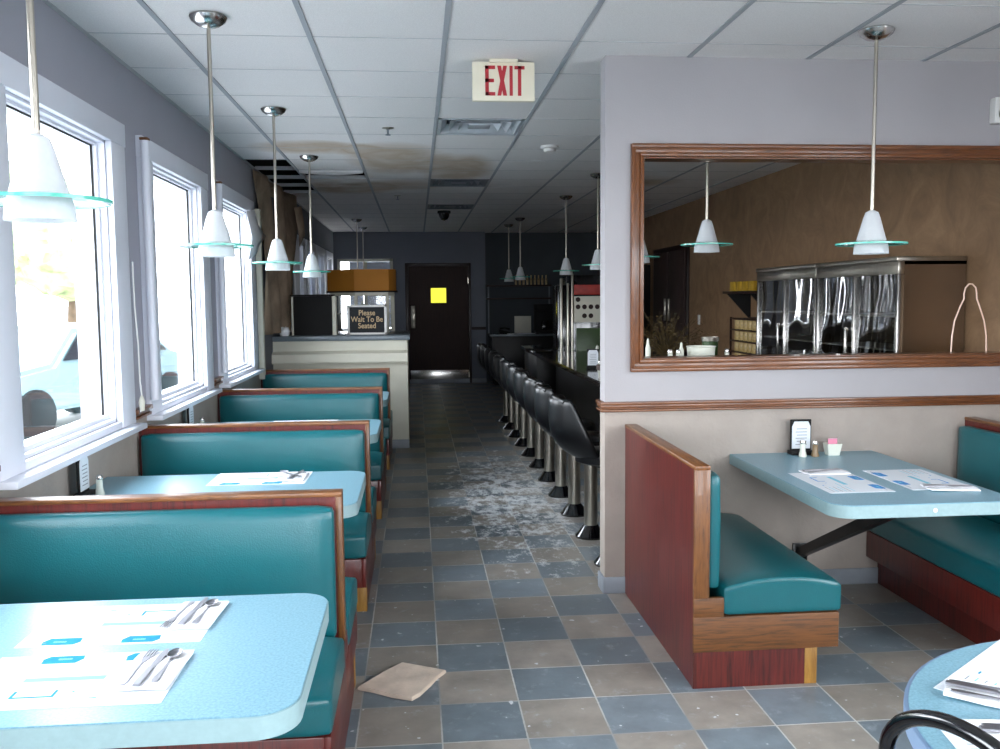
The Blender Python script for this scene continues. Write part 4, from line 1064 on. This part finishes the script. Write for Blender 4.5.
MB().box(-.92, -.29, 10.1, 10.38, 1.36, 1.37).build('shelf', 'cream_paint', r, world=True)
bottle('small pale jar on the inner shelf of the amber-topped hutch', -.60, 10.16, 1.371, .14, .03, 'cup_white', None, 'jar', 'jar')

# ------------------------------------------------------------------ ceiling fittings
r = thing('exit_sign', 'cream EXIT sign with red letters hanging from the ceiling', 'exit sign', (.45, 4.62, H))
MB().box(-.155, .157, -.018, .018, -.203, -.012, bev=.004).build('housing', 'exit_body', r)
MB().box(-.07, .07, -.035, .035, -.02, -.0005, bev=.004).build('mount', 'exit_body', r)
mb = MB()
z0, z1, y0, y1 = -.178, -.032, -.0205, -.0175; s = .018
def bar2(mb, a, b, w):   # slanted stroke in xz
    (xa, za), (xb, zb) = a, b; mb.prism([(xa - w / 2, za), (xa + w / 2, za), (xb + w / 2, zb), (xb - w / 2, zb)], y0, y1, axis='y')
x = -.092; mb.box(x, x + s, y0, y1, z0, z1); 
for za in (z0, (z0 + z1) / 2 - .008, z1 - .017): mb.box(x, x + (.05 if za != (z0 + z1) / 2 - .008 else .044), y0, y1, za, za + .017)
bar2(mb, (-.022, z0), (.008, z1), .019); y0 -= .0006; bar2(mb, (.008, z0), (-.022, z1), .019); y0 += .0006
mb.box(.030, .046, y0, y1, z0, z1)
mb.box(.072, .089, y0, y1, z0, z1); mb.box(.055, .106, y0, y1, z1 - .017, z1)
mb.build('lettering', 'exit_red', r, smooth=False)
def vent(cx, cy, lab, w=.58, d=.58, vm='vent', dk='vent_dark'):
    r = thing('ceiling_vent', lab, 'vent', (cx, cy, H), 0, 'square air vents in the ceiling')
    mb = MB()
    for a, b, c, e in ((-w / 2, w / 2, -d / 2, -d / 2 + .025), (-w / 2, w / 2, d / 2 - .025, d / 2), (-w / 2, -w / 2 + .025, -d / 2, d / 2), (w / 2 - .025, w / 2, -d / 2, d / 2)): mb.box(a, b, c, e, -.004, .01)
    mb.build('frame', vm, r, smooth=False)
    for k, s in enumerate((.5, .38, .26)):
        t = bmesh.new(); q = [w * s * .95, w * (s - .10) * .95]
        lo = [t.verts.new((a * q[0], b * q[0], -.002)) for a, b in ((-1, -1), (1, -1), (1, 1), (-1, 1))]; hi = [t.verts.new((a * q[1], b * q[1], .06)) for a, b in ((-1, -1), (1, -1), (1, 1), (-1, 1))]
        for i in range(4): t.faces.new((lo[i], lo[(i + 1) % 4], hi[(i + 1) % 4], hi[i]))
        mb = MB(); mb.merge(t); mb.build('louvre', vm, r, solid=.002, smooth=False)
    MB().box(-w * .13, w * .13, -w * .13, w * .13, .0, .02, bev=.003).build('centre_plate', vm, r)
    MB().box(-w / 2, w / 2, -d / 2, d / 2, .09, .1).box(-w / 2, -w / 2 + .01, -d / 2, d / 2, .01, .1).box(w / 2 - .01, w / 2, -d / 2, d / 2, .01, .1).box(-w / 2, w / 2, -d / 2, -d / 2 + .01, .01, .1).box(-w / 2, w / 2, d / 2 - .01, d / 2, .01, .1).build('duct_box', dk, r, smooth=False)
    return r
cx = GX0 + G / 2
v1 = vent(cx, GY0 + 4.5 * G, 'largest-looking square ceiling vent behind the exit sign')
v2 = vent(cx, GY0 + 9.5 * G, 'middle square ceiling vent with bright glints over the aisle', vm='vent_grey', dk='dark')
dup(v2, (cx, GY0 + 13.5 * G, H), label='farthest square ceiling vent over the aisle, beyond the black dome')
r = thing('smoke_detector', 'white smoke detector on the ceiling right of the vents', 'smoke detector', (1.06, 7.16, H))
MB().lathe([(0, 0), (.07, 0), (.07, -.015), (.055, -.022), (0, -.022)], seg=24).build('base', 'plastic_white', r); MB().lathe([(.05, -.02), (.046, -.045), (.02, -.055), (0, -.055)], seg=24).build('sensor', 'plastic_white', r)
def sprinkler(x, y, lab):
    r = thing('sprinkler', lab, 'sprinkler', (x, y, H), 0, 'ceiling sprinklers')
    MB().lathe([(0, 0), (.04, 0), (.04, -.004), (.015, -.01), (0, -.01)], seg=18).build('plate', 'steel', r); MB().tube([(0, 0, -.008), (0, 0, -.045)], .006, 8).lathe([(0, -.05), (.018, -.05), (.018, -.046), (0, -.046)], seg=14).build('head', 'vent_dark', r); return r
sp = sprinkler(-.18, 6.46, 'chrome sprinkler head nearest the camera in the stained ceiling')
dup(sp, (-.2, 10.6, H), label='farther sprinkler head in the ceiling past the stained tiles')
r = thing('dome_camera', 'black dome camera on the ceiling over the aisle', 'camera', (.39, 12.45, H))
MB().lathe([(0, 0), (.09, 0), (.09, -.03), (.08, -.035), (0, -.035)], seg=24).build('base', 'black', r); MB().lathe([(.075, -.03), (.07, -.075), (.045, -.115), (0, -.13)], seg=24).build('dome', 'black_gloss', r)
r = thing('emergency_light', 'white emergency light box at the right edge of the partition', 'emergency light', (3.03, PY, 2.46))
MB().box(-.08, .12, -.05, -.0005, -.065, .065, bev=.008).build('housing', 'plastic_white', r); MB().lathe([(0, 0), (.03, 0), (.035, -.03), (0, -.035)], seg=18).rot(PI / 2, 'X').shift((-.03, -.05, -.02)).rot(0).build('lamp', 'plastic_white', r)
# second ceiling vent over the kitchen
dup(v2, (GX0 + 4.5 * G, GY0 + 6.5 * G, H - .001), label='ceiling vent seen through the top of the serving opening')

# fallen piece of ceiling tile on the floor
mb = MB(); mb.prism([(-.253, 3.454), (-.20, 3.53), (-.15, 3.60), (-.085, 3.677), (0, 3.63), (.095, 3.576), (.06, 3.52), (.03, 3.45), (-.01, 3.37), (-.042, 3.333), (-.12, 3.37), (-.19, 3.42)], .001, .017, bev=.003)
mb.shift((.08, -3.5, 0)); o = mb.build('tile_fragment', pm('broken_tile', '#cbb9a8', .85, var=.18, scale=9, bump=.5, bscale=30)); o.location = (-.08, 3.5, .001); tag(o, 'broken beige piece of ceiling tile lying on the aisle floor', 'debris')
random.seed(5)
# ------------------------------------------------------------------ outside
mb = MB().box(-60, WL - .17, -20, 60, -.25, -.2).box(WL - .17, 60, -40, FY - .17, -.25, -.2).box(WR + .13, 60, FY - .17, 60, -.25, -.2)
o = mb.build('parking_lot', 'asphalt', smooth=False); o['kind'] = 'structure'; o.name = 'ground'
def tree(x, y, h, rad, lab):
    r = thing('tree', lab, 'tree', (x, y, -.2), 0, 'trees across the parking lot')
    MB().tube([(0, 0, 0), (.1, 0, h * .4), (0, .1, h * .75)], [.22, .16, .08], 10).build('trunk', 'bark', r)
    mb = MB()
    for k in range(9):
        t = bmesh.new(); bmesh.ops.create_icosphere(t, subdivisions=3, radius=rad * random.uniform(.4, .65))
        c = Vector((random.uniform(-.6, .6) * rad, random.uniform(-.6, .6) * rad, h * random.uniform(.45, .95)))
        for v in t.verts: v.co *= random.uniform(.82, 1.15); v.co += c
        mb.merge(t)
    mb.build('crown', 'leaf', r, smooth=False); return r
tree(-9.5, 26, 4.6, 2.2, 'pale green tree seen through the nearest window')
tree(-14, 30, 4.2, 2.0, 'leafy tree left of the other tree outside the nearest window')
# parked car
car = thing('car', 'grey-green car parked outside the nearest window', 'car', (-5.0, 13.0, -.2), D(70))
body = [(-2.1, .35), (-2.1, .75), (-1.6, .88), (-1.0, .95), (-.6, 1.38), (.8, 1.42), (1.5, .98), (2.1, .85), (2.15, .35)]
MB().prism(body, -.85, .85, bev=.06, axis='y').build('body', 'car_paint', car)
MB().prism([(-.85, .98), (-.55, 1.32), (.75, 1.36), (1.3, 1.0)], -.87, .87, axis='y').build('glass', 'black_gloss', car)
for sx in (-1.35, 1.35):
    for sy in (-.8, .8): MB().lathe([(0, -.1), (.2, -.1), (.33, -.08), (.33, .08), (.2, .1), (0, .1)], seg=24).rot(PI / 2, 'X').shift((sx, sy, .33)).build('wheel', 'rubber', car)

# ------------------------------------------------------------------ light
w = bpy.data.worlds.new('sky'); bpy.context.scene.world = w; w.use_nodes = True; nt = w.node_tree; nt.nodes.clear()
out = N(nt, 'ShaderNodeOutputWorld'); bg = N(nt, 'ShaderNodeBackground'); tc = N(nt, 'ShaderNodeTexCoord'); sp_ = N(nt, 'ShaderNodeSeparateXYZ')
nt.links.new(tc.outputs['Generated'], sp_.inputs[0])
r_ = ramp(nt, sp_.outputs[2], [(0, (.95, .97, 1, 1)), (.35, (.92, .96, 1, 1)), (1, (.82, .91, 1, 1))]); nt.links.new(r_.outputs[0], bg.inputs[0]); bg.inputs[1].default_value = 7.0
nt.links.new(bg.outputs[0], out.inputs[0])
def portal(loc, rot, sx, sy):
    l = bpy.data.lights.new('daylight_portal', 'AREA'); l.shape = 'RECTANGLE'; l.size = sx; l.size_y = sy; l.cycles.is_portal = True
    o = bpy.data.objects.new('daylight_portal', l); C.objects.link(o); o.location = loc; o.rotation_euler = rot
for a, b in left_win:
    portal((WL - .155, (a + b) / 2, (WZ0 + WZ1) / 2), (0, -PI / 2, 0), WZ1 - WZ0, b - a)
for a, b in bw: portal(((a + b) / 2, FY - .15, 1.6), (PI / 2, 0, 0), b - a, 1.6)
portal((WR + .11, .7, 1.6), (0, PI / 2, 0), 1.4, 3.2)

# ------------------------------------------------------------------ camera
cam = bpy.data.cameras.new('camera'); co = bpy.data.objects.new('camera', cam); C.objects.link(co)
cam.sensor_width = 36; cam.lens = 903.82 / 1000 * 36; cam.clip_start = .05
yaw, pit, rol = 0.090967, 0.084315, -0.0084717
fw = Vector((math.sin(yaw) * math.cos(pit), math.cos(yaw) * math.cos(pit), -math.sin(pit))); rt = Vector((math.cos(yaw), -math.sin(yaw), 0)); up = rt.cross(fw)
r2 = rt * math.cos(rol) + up * math.sin(rol); u2 = -rt * math.sin(rol) + up * math.cos(rol)
co.matrix_world = Matrix(((r2.x, u2.x, -fw.x, 0), (r2.y, u2.y, -fw.y, 0), (r2.z, u2.z, -fw.z, 1.5255), (0, 0, 0, 1)))
sc = bpy.context.scene; sc.camera = co
sc.view_settings.view_transform = 'Standard'; sc.view_settings.look = 'None'; sc.view_settings.gamma = 1; sc.view_settings.use_curve_mapping = False
sc.view_settings.exposure = 1.3
sc.cycles.use_denoising = True; sc.cycles.max_bounces = 10; sc.cycles.diffuse_bounces = 6; sc.cycles.transparent_max_bounces = 16
sc.cycles.sample_clamp_indirect = 6; sc.cycles.caustics_reflective = False; sc.cycles.caustics_refractive = False
